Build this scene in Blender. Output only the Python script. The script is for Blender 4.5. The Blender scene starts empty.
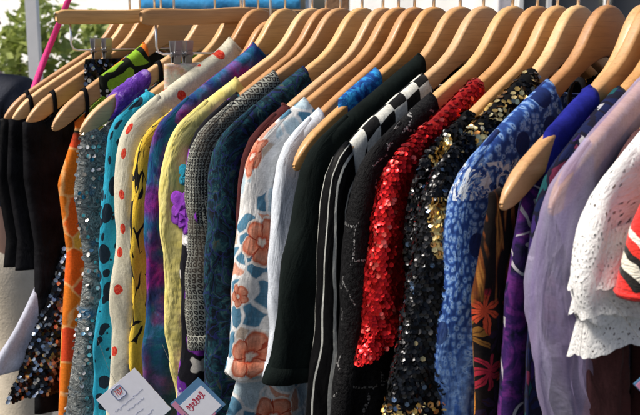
import bpy, bmesh, math, random
import numpy as np
from mathutils import Vector, Matrix, noise as mnoise

R = math.radians
scene = bpy.context.scene
COL = scene.collection
BOW = .015                      # plan bend of a hanger arm per metre
NZ = 1.512                      # height of the hanger necks above the ground

# ------------------------------------------------------------------ helpers
def empty(name, loc=(0, 0, 0), rz=0.0, label=None, cat=None, group=None):
    o = bpy.data.objects.new(name, None)
    o.empty_display_size = 0.05
    COL.objects.link(o)
    o.location = loc
    o.rotation_euler = (0, 0, rz)
    if label: tag(o, label, cat, group)
    return o

def tag(o, label=None, cat=None, group=None, kind=None):
    if label: o['label'] = label
    if cat: o['category'] = cat
    if group: o['group'] = group
    if kind: o['kind'] = kind
    return o

def mesh_obj(name, verts, faces, mats, parent=None, smooth=True, uvs=None, midx=None, loc=None):
    me = bpy.data.meshes.new(name)
    me.from_pydata([tuple(v) for v in verts], [], faces)
    if not isinstance(mats, (list, tuple)): mats = [mats]
    for m in mats: me.materials.append(m)
    if uvs is not None:
        lay = me.uv_layers.new(name='UVMap')
        li = np.empty(len(me.loops), dtype=np.int32)
        me.loops.foreach_get('vertex_index', li)
        lay.data.foreach_set('uv', np.asarray(uvs, dtype=np.float32)[li].ravel())
    if midx is not None:
        me.polygons.foreach_set('material_index', midx)
    if smooth:
        me.polygons.foreach_set('use_smooth', [True] * len(me.polygons))
    me.update()
    o = bpy.data.objects.new(name, me)
    COL.objects.link(o)
    if parent is not None: o.parent = parent
    if loc is not None: o.location = loc
    return o

class MB:
    """collects simple shapes into one mesh"""
    def __init__(self): self.v = []; self.f = []; self.mi = []
    def add(self, v, f, mi=0):
        b = len(self.v)
        self.v += [tuple(p) for p in v]
        self.f += [tuple(i + b for i in q) for q in f]
        self.mi += [mi] * len(f)
    def box(self, c, s, rot=None, mi=0):
        x, y, z = (k / 2 for k in s)
        P = [Vector(p) for p in ((-x,-y,-z),(x,-y,-z),(x,y,-z),(-x,y,-z),(-x,-y,z),(x,-y,z),(x,y,z),(-x,y,z))]
        if rot is not None: P = [rot @ p for p in P]
        P = [p + Vector(c) for p in P]
        self.add(P, [(0,3,2,1),(4,5,6,7),(0,1,5,4),(1,2,6,5),(2,3,7,6),(3,0,4,7)], mi)
    def tube(self, pts, rad, n=8, mi=0, caps=True):
        pts = [Vector(p) for p in pts]
        rings = []
        up = None
        for i, p in enumerate(pts):
            d = (pts[min(i+1, len(pts)-1)] - pts[max(i-1, 0)]).normalized()
            if up is None:
                up = d.orthogonal().normalized()
            up = (up - d * up.dot(d)).normalized()
            w = d.cross(up)
            r = rad[i] if isinstance(rad, (list, tuple)) else rad
            rings.append([p + (up * math.cos(2*math.pi*k/n) + w * math.sin(2*math.pi*k/n)) * r for k in range(n)])
        v = [q for rg in rings for q in rg]
        f = []
        for i in range(len(rings)-1):
            for k in range(n):
                f.append((i*n+k, i*n+(k+1) % n, (i+1)*n+(k+1) % n, (i+1)*n+k))
        if caps:
            f.append(tuple(range(n-1, -1, -1)))
            f.append(tuple((len(rings)-1)*n+k for k in range(n)))
        self.add(v, f, mi)
    def build(self, name, mats, parent=None, smooth=False, loc=None):
        return mesh_obj(name, self.v, self.f, mats, parent, smooth, None, self.mi, loc)

# ------------------------------------------------------------------ materials
class NB:
    def __init__(self, name):
        self.m = bpy.data.materials.new(name)
        self.m.use_nodes = True
        self.t = self.m.node_tree
        self.b = self.t.nodes['Principled BSDF']
        self.out = self.t.nodes['Material Output']
    def n(self, typ, props=None, **ins):
        nd = self.t.nodes.new(typ)
        for k, v in (props or {}).items(): setattr(nd, k, v)
        for k, v in ins.items():
            key = int(k[1:]) if k[0] == 'i' and k[1:].isdigit() else k.replace('_', ' ')
            self.set(nd.inputs[key], v)
        return nd
    def set(self, sock, v):
        if hasattr(v, 'is_linked') or isinstance(v, bpy.types.NodeSocket): self.t.links.new(v, sock)
        else:
            if isinstance(v, (tuple, list)) and len(v) == 3 and sock.type == 'RGBA': v = (*v, 1)
            sock.default_value = v
    def bs(self, **k):
        for a, v in k.items(): self.set(self.b.inputs[a.replace('_', ' ')], v)
    def uv(self, sx=1, sy=1, dx=0, dy=0, rot=0):
        c = self.n('ShaderNodeTexCoord')
        return self.n('ShaderNodeMapping', None, Vector=c.outputs['UV'], Scale=(sx, sy, 1), Location=(dx, dy, 0), Rotation=(0, 0, rot)).outputs[0]
    def obj(self, s=(1, 1, 1)):
        c = self.n('ShaderNodeTexCoord')
        return self.n('ShaderNodeMapping', None, Vector=c.outputs['Object'], Scale=s).outputs[0]
    def noise(self, vec, scale, detail=2, rough=.5, dist=0):
        return self.n('ShaderNodeTexNoise', None, Vector=vec, Scale=scale, Detail=detail, Roughness=rough, Distortion=dist).outputs
    def vor(self, vec, scale, feature='F1', rnd=1.0, metric='EUCLIDEAN'):
        p = {'feature': feature, 'voronoi_dimensions': '2D'}
        if feature not in ('DISTANCE_TO_EDGE',): p['distance'] = metric
        return self.n('ShaderNodeTexVoronoi', p, Vector=vec, Scale=scale, Randomness=rnd).outputs
    def warp(self, vec, amt, scale, detail=2):
        nz = self.noise(vec, scale, detail)[1]
        c = self.n('ShaderNodeVectorMath', {'operation': 'SUBTRACT'}, i0=nz, i1=(.5, .5, .5)).outputs[0]
        s = self.n('ShaderNodeVectorMath', {'operation': 'SCALE'}, i0=c, Scale=amt).outputs[0]
        return self.n('ShaderNodeVectorMath', {'operation': 'ADD'}, i0=vec, i1=s).outputs[0]
    def ramp(self, fac, stops, interp='LINEAR'):
        nd = self.n('ShaderNodeValToRGB', None, Fac=fac)
        cr = nd.color_ramp
        cr.interpolation = interp
        while len(cr.elements) < len(stops): cr.elements.new(.5)
        for e, (p, c) in zip(cr.elements, stops):
            e.position = p
            e.color = (*c, 1) if not isinstance(c, (int, float)) else (c, c, c, 1)
        return nd.outputs[0]
    def mix(self, fac, a, b, blend='MIX'):
        nd = self.t.nodes.new('ShaderNodeMix')
        nd.data_type = 'RGBA'; nd.blend_type = blend
        self.set(nd.inputs[0], fac); self.set(nd.inputs[6], a); self.set(nd.inputs[7], b)
        return nd.outputs[2]
    def ma(self, op, a, b=0.0, c=None):
        nd = self.t.nodes.new('ShaderNodeMath'); nd.operation = op
        self.set(nd.inputs[0], a); self.set(nd.inputs[1], b)
        if c is not None: self.set(nd.inputs[2], c)
        return nd.outputs[0]
    def step(self, x, lo, hi):
        nd = self.n('ShaderNodeMapRange', {'clamp': True})
        self.set(nd.inputs[0], x); self.set(nd.inputs[1], lo); self.set(nd.inputs[2], hi)
        return nd.outputs[0]
    def xyz(self, vec):
        return self.n('ShaderNodeSeparateXYZ', None, i0=vec).outputs
    def bump(self, h, strength=.3, dist=.001, normal=None):
        nd = self.n('ShaderNodeBump', None, Height=h, Strength=strength, Distance=dist)
        if normal is not None: self.set(nd.inputs['Normal'], normal)
        return nd.outputs[0]
    def weave(self, s=.5, wr=.55, fine=900):
        u = self.uv()
        bc = self.b.inputs['Base Color']
        if bc.is_linked:
            src = bc.links[0].from_socket
            th = self.noise(self.uv(1, .35), 620, 2, .6)[0]; th2 = self.noise(self.uv(.35, 1, 3, 1), 620, 2, .6)[0]
            wv = self.ramp(self.ma('ADD', self.ma('MULTIPLY', th, .5), self.ma('MULTIPLY', th2, .5)), [(.38, .80), (.6, 1.06)])
            fade = self.ramp(self.noise(self.uv(1, .5, 7, 2), 17, 4, .6)[0], [(.3, .88), (.65, 1.05)])
            self.set(bc, self.mix(1.0, self.mix(1.0, src, wv, 'MULTIPLY'), fade, 'MULTIPLY'))
        a = self.noise(u, fine, 2, .7)[0]
        b = self.noise(self.uv(1.6, .7), 26, 3, .55, .6)[0]
        rg = self.n('ShaderNodeTexNoise', {'noise_type': 'RIDGED_MULTIFRACTAL'}, Vector=self.uv(1.3, .75, 1, 2, .35), Scale=15, Detail=3, Roughness=.5).outputs[0]
        b = self.ma('MULTIPLY_ADD', rg, .35, b)
        n1 = self.bump(b, wr, .007)
        self.bs(Normal=self.bump(a, s, .0006, n1))
    def flower(self, vec, cx, cy, rad, petals=5, ph=0.):
        """mask of petals, angle value and radius value round a point of the cloth"""
        x, y, _ = self.xyz(vec)
        dx = self.ma('SUBTRACT', x, cx); dy = self.ma('SUBTRACT', y, cy)
        r = self.ma('SQRT', self.ma('ADD', self.ma('MULTIPLY', dx, dx), self.ma('MULTIPLY', dy, dy)))
        an = self.ma('ADD', self.ma('ARCTAN2', dy, dx), ph)
        pet = self.ma('ABSOLUTE', self.ma('COSINE', self.ma('MULTIPLY', an, petals / 2)))
        lim = self.ma('MULTIPLY_ADD', self.ma('POWER', pet, .5), rad * .38, rad * .66)
        rr = self.ma('DIVIDE', r, lim)
        return rr, pet

def cloth(name, rough=.85, sheen=.06):
    k = NB(name)
    k.bs(Roughness=rough)
    k.b.inputs['Specular IOR Level'].default_value = .06
    k.b.inputs['Sheen Weight'].default_value = sheen
    k.b.inputs['Sheen Roughness'].default_value = .5
    return k

def plain(name, col, rough=.8, var=.12, sheen=.06, **kw):
    k = cloth(name, rough, sheen)
    f = k.noise(k.uv(), 30, 4, .6)[0]
    c = k.ramp(f, [(.3, tuple(q*(1-var) for q in col)), (.7, tuple(min(1, q*(1+var)) for q in col))])
    k.bs(Base_Color=c)
    k.weave(**kw)
    return k.m

M = {}
def wood(name, c1, c2, c3):
    k = NB(name)
    oi = k.n('ShaderNodeObjectInfo')
    off = k.n('ShaderNodeVectorMath', {'operation': 'SCALE'}, i0=(7.3, 3.1, 5.7), Scale=oi.outputs['Random']).outputs[0]
    v = k.n('ShaderNodeVectorMath', {'operation': 'ADD'}, i0=k.obj((60, 5, 26)), i1=off).outputs[0]
    g = k.noise(v, 2.2, 5, .6, .8)[0]
    fine = k.noise(k.n('ShaderNodeVectorMath', {'operation': 'MULTIPLY'}, i0=v, i1=(1, 1, 6)).outputs[0], 4, 3, .6)[0]
    c = k.ramp(g, [(.25, c1), (.5, c2), (.75, c3)])
    c = k.mix(k.ma('MULTIPLY', k.step(fine, .5, .72), .55), c, tuple(q*.62 for q in c1))
    hs = k.n('ShaderNodeHueSaturation', None, Color=c, Hue=k.ma('MULTIPLY_ADD', oi.outputs['Random'], .012, .494),
             Value=k.ma('MULTIPLY_ADD', oi.outputs['Random'], .35, .82), Saturation=1.0).outputs[0]
    sp = k.step(k.noise(k.obj((14, 14, 14)), 4, 3)[0], .62, .75)
    hs = k.mix(k.ma('MULTIPLY', sp, .25), hs, (.22, .11, .04))
    k.bs(Base_Color=hs, Roughness=k.ma('MULTIPLY_ADD', g, .25, .42))
    k.b.inputs['Coat Weight'].default_value = .18
    k.b.inputs['Coat Roughness'].default_value = .2
    k.bs(Normal=k.bump(fine, .12, .0006))
    return k.m
M['wood'] = wood('hanger_wood', (.44, .235, .088), (.50, .28, .11), (.55, .325, .14))
M['wood_dark'] = wood('hanger_wood_dark', (.37, .175, .055), (.43, .215, .072), (.49, .26, .095))
M['wood_pale'] = wood('hanger_wood_pale', (.51, .30, .13), (.565, .345, .16), (.61, .395, .195))

def metal(name, col=(.75, .75, .76), rough=.22):
    k = NB(name); k.bs(Base_Color=col, Metallic=1.0, Roughness=k.ma('MULTIPLY_ADD', k.noise(k.obj(), 40, 3)[0], .2, rough-.08))
    return k.m
M['chrome'] = metal('chrome', (.86, .87, .88), .3)
M['steel'] = metal('brushed_steel', (.34, .34, .35), .38)

def plain_obj(name, c1, c2, scale=6, rough=.8, bump=.2):
    k = NB(name)
    f = k.noise(k.obj(), scale, 5, .6)
    k.bs(Base_Color=k.ramp(f[0], [(.3, c1), (.7, c2)]), Roughness=rough, Normal=k.bump(k.noise(k.obj(), scale*8, 3)[0], bump, .01))
    return k.m

# -- plain cloths
M['black'] = plain('black_cloth', (.006, .006, .0075), .75, .7, 0, wr=.9)
M['black_satin'] = plain('black_satin', (.006, .006, .007), .5, .3, .0, wr=.7)
M['sheen_grey'] = plain('grey_sheen_strip', (.06, .06, .055), .5, .3, .1)
M['jacket'] = plain('black_jacket_cloth', (.0045, .0075, .007), .85, .25, .0, s=.6, wr=.5, fine=600)
M['shirt'] = plain('pale_blue_shirting', (.60, .65, .72), .8, .06, .1, wr=.5)
M['maroon'] = plain('maroon_cloth', (.06, .012, .012), .7, .3)
M['royal'] = plain('royal_blue_cloth', (.012, .016, .20), .6, .2, .1, wr=.8)
M['pink'] = plain('dark_rose_cloth', (.08, .032, .032), .8, .25, .1, wr=.8)
M['lining'] = plain('lavender_lining', (.48, .50, .60), .45, .1, .0, wr=.5)
M['ribbon'] = plain('pink_ribbon_satin', (.80, .06, .28), .5, .1, .1, wr=.3)

# pale yellow seersucker
k = cloth('pale_yellow_cloth')
f = k.noise(k.uv(), 60, 3)[0]
k.bs(Base_Color=k.ramp(f, [(.3, (.56, .48, .13)), (.7, (.70, .62, .24))]))
h = k.vor(k.uv(1, 1.4), 95, 'SMOOTH_F1')[0]
k.bs(Normal=k.bump(h, .3, .003, k.bump(k.noise(k.uv(1.5, .6, 0, 0, .6), 40, 4)[0], .8, .006)))
M['yellow'] = k.m

# orange print with green yoke
k = cloth('orange_green_print')
u = k.uv(); w = k.warp(u, .05, 18)
v1 = k.vor(w, 24); ed = k.vor(w, 24, 'DISTANCE_TO_EDGE')[0]
sep = k.xyz(v1[1])[0]
low = k.ramp(sep, [(0, (.70, .11, .012)), (.4, (.66, .17, .015)), (.62, (.66, .07, .02)), (.84, (.66, .36, .05)), (.96, (.25, .35, .04))], 'CONSTANT')
high = k.ramp(sep, [(0, (.30, .50, .04)), (.45, (.22, .40, .03)), (.62, (.012, .015, .01)), (.78, (.80, .17, .02)), (.9, (.70, .66, .55))], 'CONSTANT')
zz = k.xyz(u)[1]
c = k.mix(k.step(k.ma('ADD', zz, k.ma('MULTIPLY', k.noise(u, 30)[0], .05)), -.16, -.145), low, high)
c = k.mix(k.ma('MULTIPLY', k.ma('SUBTRACT', 1.0, k.step(ed, .02, .07)), .7), c, (.78, .45, .18))
k.bs(Base_Color=c); k.weave()
M['orange'] = k.m
k = cloth('green_black_print')
u = k.uv(); w = k.warp(u, .06, 16)
a = k.vor(w, 20); e = k.vor(w, 20, 'DISTANCE_TO_EDGE')[0]
c = k.ramp(k.xyz(a[1])[0], [(0, (.24, .44, .03)), (.6, (.70, .17, .02)), (.75, (.24, .44, .03))], 'CONSTANT')
c = k.mix(k.ma('LESS_THAN', e, .10), c, (.012, .014, .010))
dt = k.vor(u, 130, 'F1', .2)[0]
c = k.mix(k.ma('MULTIPLY', k.ma('LESS_THAN', dt, .3), k.ma('LESS_THAN', k.xyz(u)[1], -.112)), c, (.6, .6, .55))
k.bs(Base_Color=c); k.weave()
M['green'] = k.m
M['piping'] = plain('pale_red_piping', (.75, .45, .36), .8, .3)

# grey bead and cord knit
k = cloth('grey_bead_knit', .6)
u = k.uv(); w = k.warp(u, .03, 40)
e = k.vor(w, 120, 'DISTANCE_TO_EDGE')[0]
wv = k.noise(w, 165, 3, .7, 1.5)[0]
c = k.ramp(wv, [(.32, (.03, .034, .034)), (.48, (.19, .20, .195)), (.64, (.44, .45, .42))])
bl = k.step(k.noise(u, 28, 3)[0], .60, .70)
c = k.mix(k.ma('MULTIPLY', bl, .75), c, (.03, .16, .30))
k.bs(Base_Color=c, Normal=k.bump(wv, 1.0, .006))
M['greyknit'] = k.m

# teal with black splotches
k = cloth('teal_splotch_cloth', .6)
u = k.uv(); w = k.warp(u, .012, 60)
a = k.vor(w, 45); big = k.vor(k.uv(1, 1, .3, .7), 20)
rs = k.xyz(a[1])
m1 = k.ma('LESS_THAN', a[0], k.ma('MULTIPLY', rs[0], .40))
m2 = k.ma('MULTIPLY', k.ma('LESS_THAN', big[0], .26), k.ma('GREATER_THAN', k.xyz(big[1])[1], .45))
m = k.ma('MAXIMUM', m1, m2)
base = k.ramp(k.noise(u, 25, 4)[0], [(.3, (.012, .24, .38)), (.7, (.03, .37, .52))])
k.bs(Base_Color=k.mix(m, base, (.008, .02, .035))); k.weave()
M['teal'] = k.m

# cream with red dots
k = cloth('cream_dot_cloth')
u = k.uv(); a = k.vor(u, 25, 'F1', .55)
nz = k.noise(u, 160, 2)[0]
m = k.ma('LESS_THAN', k.ma('MULTIPLY_ADD', nz, .05, a[0]), .19)
m = k.ma('MULTIPLY', m, k.ma('GREATER_THAN', k.xyz(a[1])[0], .12))
red = k.ramp(k.noise(u, 330, 2)[0], [(.42, (.50, .02, .015)), (.62, (.62, .10, .05))])
base = k.ramp(k.noise(u, 20, 4)[0], [(.3, (.50, .47, .36)), (.7, (.60, .57, .45))])
k.bs(Base_Color=k.mix(m, base, red)); k.weave(wr=.5)
M['dots'] = k.m

# yellow with black loops
k = cloth('yellow_black_print', .6)
u = k.uv(1, .55); w = k.warp(u, .085, 15, 1)
e = k.vor(w, 46, 'DISTANCE_TO_EDGE')[0]; a = k.vor(w, 46)
m = k.ma('MAXIMUM', k.ma('LESS_THAN', e, k.ma('MULTIPLY', k.step(k.noise(u, 40, 2)[0], .40, .62), .14)), k.ma('GREATER_THAN', k.xyz(a[1])[0], .86))
k.bs(Base_Color=k.mix(m, k.ramp(k.noise(u, 40, 3)[0], [(.3, (.66, .42, .03)), (.7, (.80, .58, .08))]), (.012, .011, .01))); k.weave()
M['yellowblack'] = k.m

# tie dye
k = cloth('blue_purple_tie_dye', .85, .03)
u = k.uv(); w = k.warp(u, .05, 22, 4)
a = k.noise(w, 34, 6, .65, .5)[0]; b = k.noise(k.uv(1, 1, 3, 3), 14, 3)[0]
c1 = k.ramp(a, [(.30, (.008, .012, .05)), (.45, (.015, .045, .17)), (.57, (.008, .09, .17)), (.70, (.05, .15, .36))])
c2 = k.ramp(a, [(.32, (.012, .008, .04)), (.48, (.10, .015, .16)), (.6, (.26, .02, .22)), (.72, (.09, .10, .35))])
c = k.mix(k.step(b, .45, .58), c1, c2)
c = k.mix(k.step(k.xyz(u)[1], -.36, -.50), c, k.mix(.55, c, (.01, .08, .07)))
k.bs(Base_Color=c); k.weave()
M['tiedye'] = k.m

# black with purple, teal and white flowers
k = cloth('purple_flower_print', .85, .03)
u = k.uv(); w = k.warp(u, .022, 45)
a = k.vor(w, 22)
pick = k.ramp(k.xyz(a[1])[0], [(0, (.12, .02, .26)), (.5, (.20, .035, .34)), (.72, (.01, .20, .30)), (.86, (.62, .60, .62))], 'CONSTANT')
ring = k.step(a[0], .14, .18)
pet = k.mix(ring, k.mix(k.step(k.noise(w, 150)[0], .45, .6), pick, (.55, .50, .60)), pick)
c = k.mix(k.step(a[0], .34, .38), pet, k.mix(k.step(k.noise(k.uv(1, 1, 2, 5), 30, 2)[0], .60, .62), (.008, .008, .012), (.5, .48, .44)))
k.bs(Base_Color=c); k.weave()
M['purple'] = k.m

# grey geometric weave
k = cloth('grey_geometric_weave', .8)
u = k.uv(); x, y, _ = k.xyz(k.warp(u, .003, 60))
sx = k.ma('SINE', k.ma('MULTIPLY', x, 2*math.pi/.0125)); sy = k.ma('SINE', k.ma('MULTIPLY', y, 2*math.pi/.0125))
g1 = k.ma('MULTIPLY', sx, sy)
s2 = k.ma('MULTIPLY', k.ma('SINE', k.ma('MULTIPLY', x, 2*math.pi/.0062)), k.ma('SINE', k.ma('MULTIPLY', y, 2*math.pi/.0062)))
pat = k.ma('ADD', k.ma('MULTIPLY', k.ma('ABSOLUTE', g1), 1.0), k.ma('MULTIPLY', s2, .25))
nz = k.noise(u, 260, 2, .6)[0]
pat = k.ma('ADD', pat, k.ma('MULTIPLY_ADD', nz, .9, -.45))
c = k.ramp(pat, [(.18, (.31, .32, .28)), (.29, (.07, .078, .075)), (.42, (.010, .011, .013)), (.78, (.02, .02, .022)), (.95, (.26, .26, .22))])
sm = k.step(k.noise(k.uv(), 14, 2)[0], .46, .6)
c = k.mix(k.ma('MULTIPLY', sm, .5), c, (.10, .075, .055))
k.bs(Base_Color=c); k.weave(s=.5)
M['woven'] = k.m

# dark teal paisley
k = cloth('dark_teal_paisley', .85, .03)
u = k.uv(); w = k.warp(u, .05, 26, 3)
e = k.vor(w, 55, 'DISTANCE_TO_EDGE')[0]; a = k.noise(w, 70, 5, .7, 1.2)[0]
c = k.ramp(a, [(.34, (.004, .005, .008)), (.47, (.007, .018, .030)), (.55, (.008, .045, .062)), (.62, (.03, .075, .08)), (.72, (.07, .055, .03))])
c = k.mix(k.ma('MULTIPLY', k.ma('LESS_THAN', e, .045), .6), c, (.02, .025, .13))
k.bs(Base_Color=c); k.weave()
M['paisley'] = k.m

# white floral
def floral_material():
    k = cloth('white_coral_floral', .75)
    u = k.uv(); w = k.warp(u, .035, 22, 2)
    a = k.vor(w, 44); e = k.vor(w, 44, 'DISTANCE_TO_EDGE')[0]
    c = k.ramp(k.xyz(a[1])[0], [(0, (.07, .21, .33)), (.30, (.46, .59, .66)), (.50, (.72, .72, .71)), (.68, (.55, .44, .35)), (.80, (.07, .21, .33)), (.90, (.66, .32, .22))], 'CONSTANT')
    c = k.mix(k.ma('SUBTRACT', 1.0, k.step(e, .05, .12)), c, (.78, .78, .77))
    lines = k.step(k.noise(k.uv(3, .8), 90, 2)[0], .35, .6)
    c = k.mix(k.ma('MULTIPLY_ADD', lines, -.15, .15), c, (.3, .3, .3))
    for (cx, cy, rd, ph) in ((.034, -.243, .027, .3), (.030, -.368, .027, 1.1), (.012, -.30, .014, .5), (.12, -.30, .03, .7), (-.03, -.30, .028, .2),
                             (.30, -.41, .030, .9), (-.055, -.43, .03, .2), (.05, -.475, .03, .5), (.16, -.50, .03, 0), (.005, -.155, .022, .3), (-.215, -.445, .026, .4)):
        wv = k.warp(u, .010, 60, 1)
        rr, pet = k.flower(wv, cx, cy, rd, 5, ph)
        col = k.ramp(rr, [(.12, (.75, .62, .52)), (.24, (.50, .07, .03)), (.34, (.66, .20, .11)), (.7, (.68, .30, .20)), (.86, (.50, .12, .06)), (.95, (.72, .66, .60))])
        col = k.mix(k.ma('MULTIPLY', k.ma('LESS_THAN', pet, .16), k.ma('GREATER_THAN', rr, .3)), col, (.38, .06, .03))
        c = k.mix(k.ma('LESS_THAN', rr, 1.0), c, col)
    wash = k.ramp(k.noise(k.warp(u, .01, 80), 55, 4, .65)[0], [(.3, (.72, .72, .72)), (.65, (1, 1, 1))])
    c = k.mix(1.0, c, wash, 'MULTIPLY')
    k.bs(Base_Color=c); k.weave(wr=.6)
    return k.m
M['floral'] = floral_material()

# black and white check shoulders turning to satin stripes on the sleeves
k = cloth('black_white_check', .5)
u = k.uv(); x, y, _ = k.xyz(k.warp(u, .004, 30))
oc = k.n('ShaderNodeTexCoord').outputs['Object']; cx_ = k.ma('FLOOR', k.ma('DIVIDE', x, .0185)); cy_ = k.ma('FLOOR', k.ma('DIVIDE', k.ma('ADD', k.ma('MULTIPLY_ADD', k.ma('ABSOLUTE', k.xyz(oc)[1]), BOW, k.xyz(oc)[0]), .0055), .0145))
par = k.ma('ABSOLUTE', k.ma('MODULO', k.ma('ADD', cx_, cy_), 2))
k.bs(Base_Color=k.mix(k.ma('GREATER_THAN', par, .5), k.ramp(k.noise(u, 200)[0], [(.3, (.004, .004, .005)), (.7, (.009, .009, .009))]), (.58, .58, .53))); k.weave()
M['check'] = k.m
k = cloth('black_white_satin_stripe', .5, 0)
u = k.uv(); x, y, _ = k.xyz(k.warp(u, .004, 12))
fr = k.ma('FRACT', k.ma('MULTIPLY_ADD', x, 1/.040, .36))
m = k.ma('MAXIMUM', k.ma('LESS_THAN', fr, .11), k.ma('MULTIPLY', k.ma('GREATER_THAN', fr, .62), k.ma('LESS_THAN', fr, .68)))
k.bs(Base_Color=k.mix(m, (.004, .004, .0045), (.46, .47, .44))); k.weave(s=.2)
M['stripe'] = k.m

# black cloth with rows of small beads
k = cloth('black_beaded_cloth', .55, 0)
u = k.uv(); w = k.warp(u, .05, 14, 1)
e = k.vor(w, 26, 'DISTANCE_TO_EDGE')[0]; b = k.vor(u, 330)
on = k.ma('MULTIPLY', k.ma('MULTIPLY', k.ma('LESS_THAN', e, .035), k.ma('GREATER_THAN', k.noise(u, 16, 2)[0], .5)), k.ma('LESS_THAN', b[0], .40))
rough = k.noise(u, 190, 3, .7)[0]
k.bs(Base_Color=k.mix(on, k.ramp(rough, [(.35, (.003, .003, .0035)), (.7, (.012, .012, .013))]), (.22, .22, .22)), Metallic=k.ma('MULTIPLY', on, .7),
     Normal=k.bump(k.ma('ADD', rough, k.ma('MULTIPLY', on, .7)), .9, .003))
M['beaded'] = k.m

# sequin backing cloths and sequins
M['red_cloth'] = plain('red_backing', (.22, .006, .006), .7, .3)
M['black_cloth'] = plain('black_backing', (.004, .004, .0045), .8, .3, 0)
def sequin(name, cols, rough=.22):
    k = NB(name)
    rnd = k.n('ShaderNodeNewGeometry').outputs['Random Per Island']
    k.bs(Base_Color=k.ramp(rnd, cols, 'CONSTANT'), Metallic=.85, Roughness=rough)
    return k.m
M['seq_red'] = sequin('red_sequins', [(0, (.44, .008, .010)), (.35, (.56, .013, .012)), (.7, (.33, .005, .007)), (.93, (.72, .10, .08))], .25)
M['seq_black'] = sequin('black_sequins', [(0, (.006, .006, .007)), (.5, (.014, .015, .017)), (.82, (.035, .035, .036)), (.978, (.34, .26, .12)), (.988, (.10, .16, .26))], .18)
M['seq_gold'] = sequin('gold_sequins', [(0, (.62, .40, .12)), (.35, (.78, .60, .26)), (.7, (.36, .17, .05)), (.85, (.85, .75, .45))], .24)
M['seq_silver'] = sequin('silver_sequins', [(0, (.56, .54, .50)), (.4, (.76, .73, .67)), (.75, (.30, .30, .30)), (.94, (.12, .25, .36))], .2)
M['seq_mixed'] = sequin('black_silver_sequins', [(0, (.012, .014, .018)), (.45, (.10, .13, .18)), (.6, (.02, .024, .03)), (.78, (.30, .38, .50)), (.92, (.70, .72, .72))], .2)

# blue batik
k = cloth('blue_batik', .7)
u = k.uv(); w = k.warp(u, .012, 50)
a = k.vor(w, 150, 'F1', .9)
pt = k.ma('ADD', a[0], k.ma('MULTIPLY_ADD', k.noise(u, 200, 4, .7)[0], .75, -.36))
c = k.ramp(pt, [(.08, (.03, .08, .25)), (.16, (.24, .37, .58)), (.34, (.12, .23, .50)), (.44, (.035, .10, .32)), (.6, (.016, .045, .19))])
big = k.vor(k.uv(1, 1, .013, .018), 26, 'F1', .7)
c = k.mix(k.ma('MULTIPLY', k.ma('LESS_THAN', big[0], .27), k.ma('MAXIMUM', k.ma('GREATER_THAN', k.xyz(u)[1], -.14), k.ma('GREATER_THAN', k.xyz(big[1])[0], .72))), c, (.008, .02, .10))
sc = k.noise(k.warp(k.uv(1, 1, 4, 1), .05, 50), 60, 1, .5, 3)[0]
band = k.xyz(u)[1]
pale = k.ma('MULTIPLY', k.ma('MULTIPLY', k.ma('GREATER_THAN', band, -.165), k.ma('LESS_THAN', band, -.135)), k.ma('GREATER_THAN', sc, .54))
c = k.mix(pale, c, (.55, .60, .66))
ch = k.noise(k.warp(k.uv(1, .16), .012, 40), 110, 3, .6, .6)[0]
c2 = k.ramp(ch, [(.34, (.010, .022, .11)), (.46, (.03, .085, .27)), (.56, (.14, .25, .46)), (.66, (.03, .09, .3))])
c = k.mix(k.ma('MULTIPLY', k.step(k.ma('MULTIPLY_ADD', k.noise(u, 30, 3)[0], .12, band), -.20, -.29), .7), c, c2)
k.bs(Base_Color=c); k.weave()
M['blue'] = k.m

# blue strap print
k = cloth('bright_blue_print', .7)
u = k.uv(); w = k.warp(u, .03, 50)
c = k.ramp(k.noise(w, 90, 3, .6, 1)[0], [(.35, (.008, .03, .14)), (.5, (.012, .10, .36)), (.62, (.03, .30, .62)), (.75, (.01, .05, .2))])
k.bs(Base_Color=c); k.weave()
M['blueprint'] = k.m

# leaf print on black
k = cloth('orange_leaf_print', .85, .03)
u = k.uv(); c = k.ramp(k.noise(u, 50, 3)[0], [(.4, (.006, .005, .006)), (.7, (.02, .012, .010))])
w = k.warp(u, .022, 34, 3); cell = k.vor(w, 31, 'F1', .9); rs = k.xyz(cell[1])
dv = k.n('ShaderNodeVectorMath', {'operation': 'SUBTRACT'}, i0=w, i1=cell[2]).outputs[0]
dx, dy, _ = k.xyz(dv)
an = k.ma('ADD', k.ma('ARCTAN2', dy, dx), k.ma('MULTIPLY', rs[1], 6.28))
pt = k.ma('ABSOLUTE', k.ma('COSINE', k.ma('MULTIPLY', an, 3.5)))
rr = k.ma('DIVIDE', cell[0], k.ma('MULTIPLY_ADD', k.ma('POWER', pt, 1.5), .55, .10))
pick = k.ramp(rs[0], [(0, (.46, .06, .025)), (.3, (.33, .02, .04)), (.55, (.50, .19, .03)), (.72, (.20, .09, .02)), (.85, (.02, .012, .03))], 'CONSTANT')
vein = k.ma('LESS_THAN', k.ma('ABSOLUTE', k.ma('SINE', k.ma('MULTIPLY', an, 7))), .22)
pick = k.mix(k.ma('MULTIPLY', vein, .8), pick, (.03, .01, .008))
c = k.mix(k.ma('LESS_THAN', rr, 1.0), c, pick)
st = k.noise(k.warp(k.uv(1, .13, 0, 0, .12), .006, 50), 150, 2, .5, .4)[0]
gold = k.ramp(st, [(.50, (.007, .005, .005)), (.55, (.12, .035, .010)), (.62, (.30, .13, .03)), (.70, (.05, .02, .01))])
yy = k.ma('MULTIPLY_ADD', k.noise(u, 35, 3)[0], .10, k.xyz(u)[1])
c = k.mix(k.step(yy, -.205, -.19), c, gold)
k.bs(Base_Color=c); k.weave()
M['leaf'] = k.m
M['fringe'] = plain('brown_gold_fringe', (.13, .07, .02), .6, .5)

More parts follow.
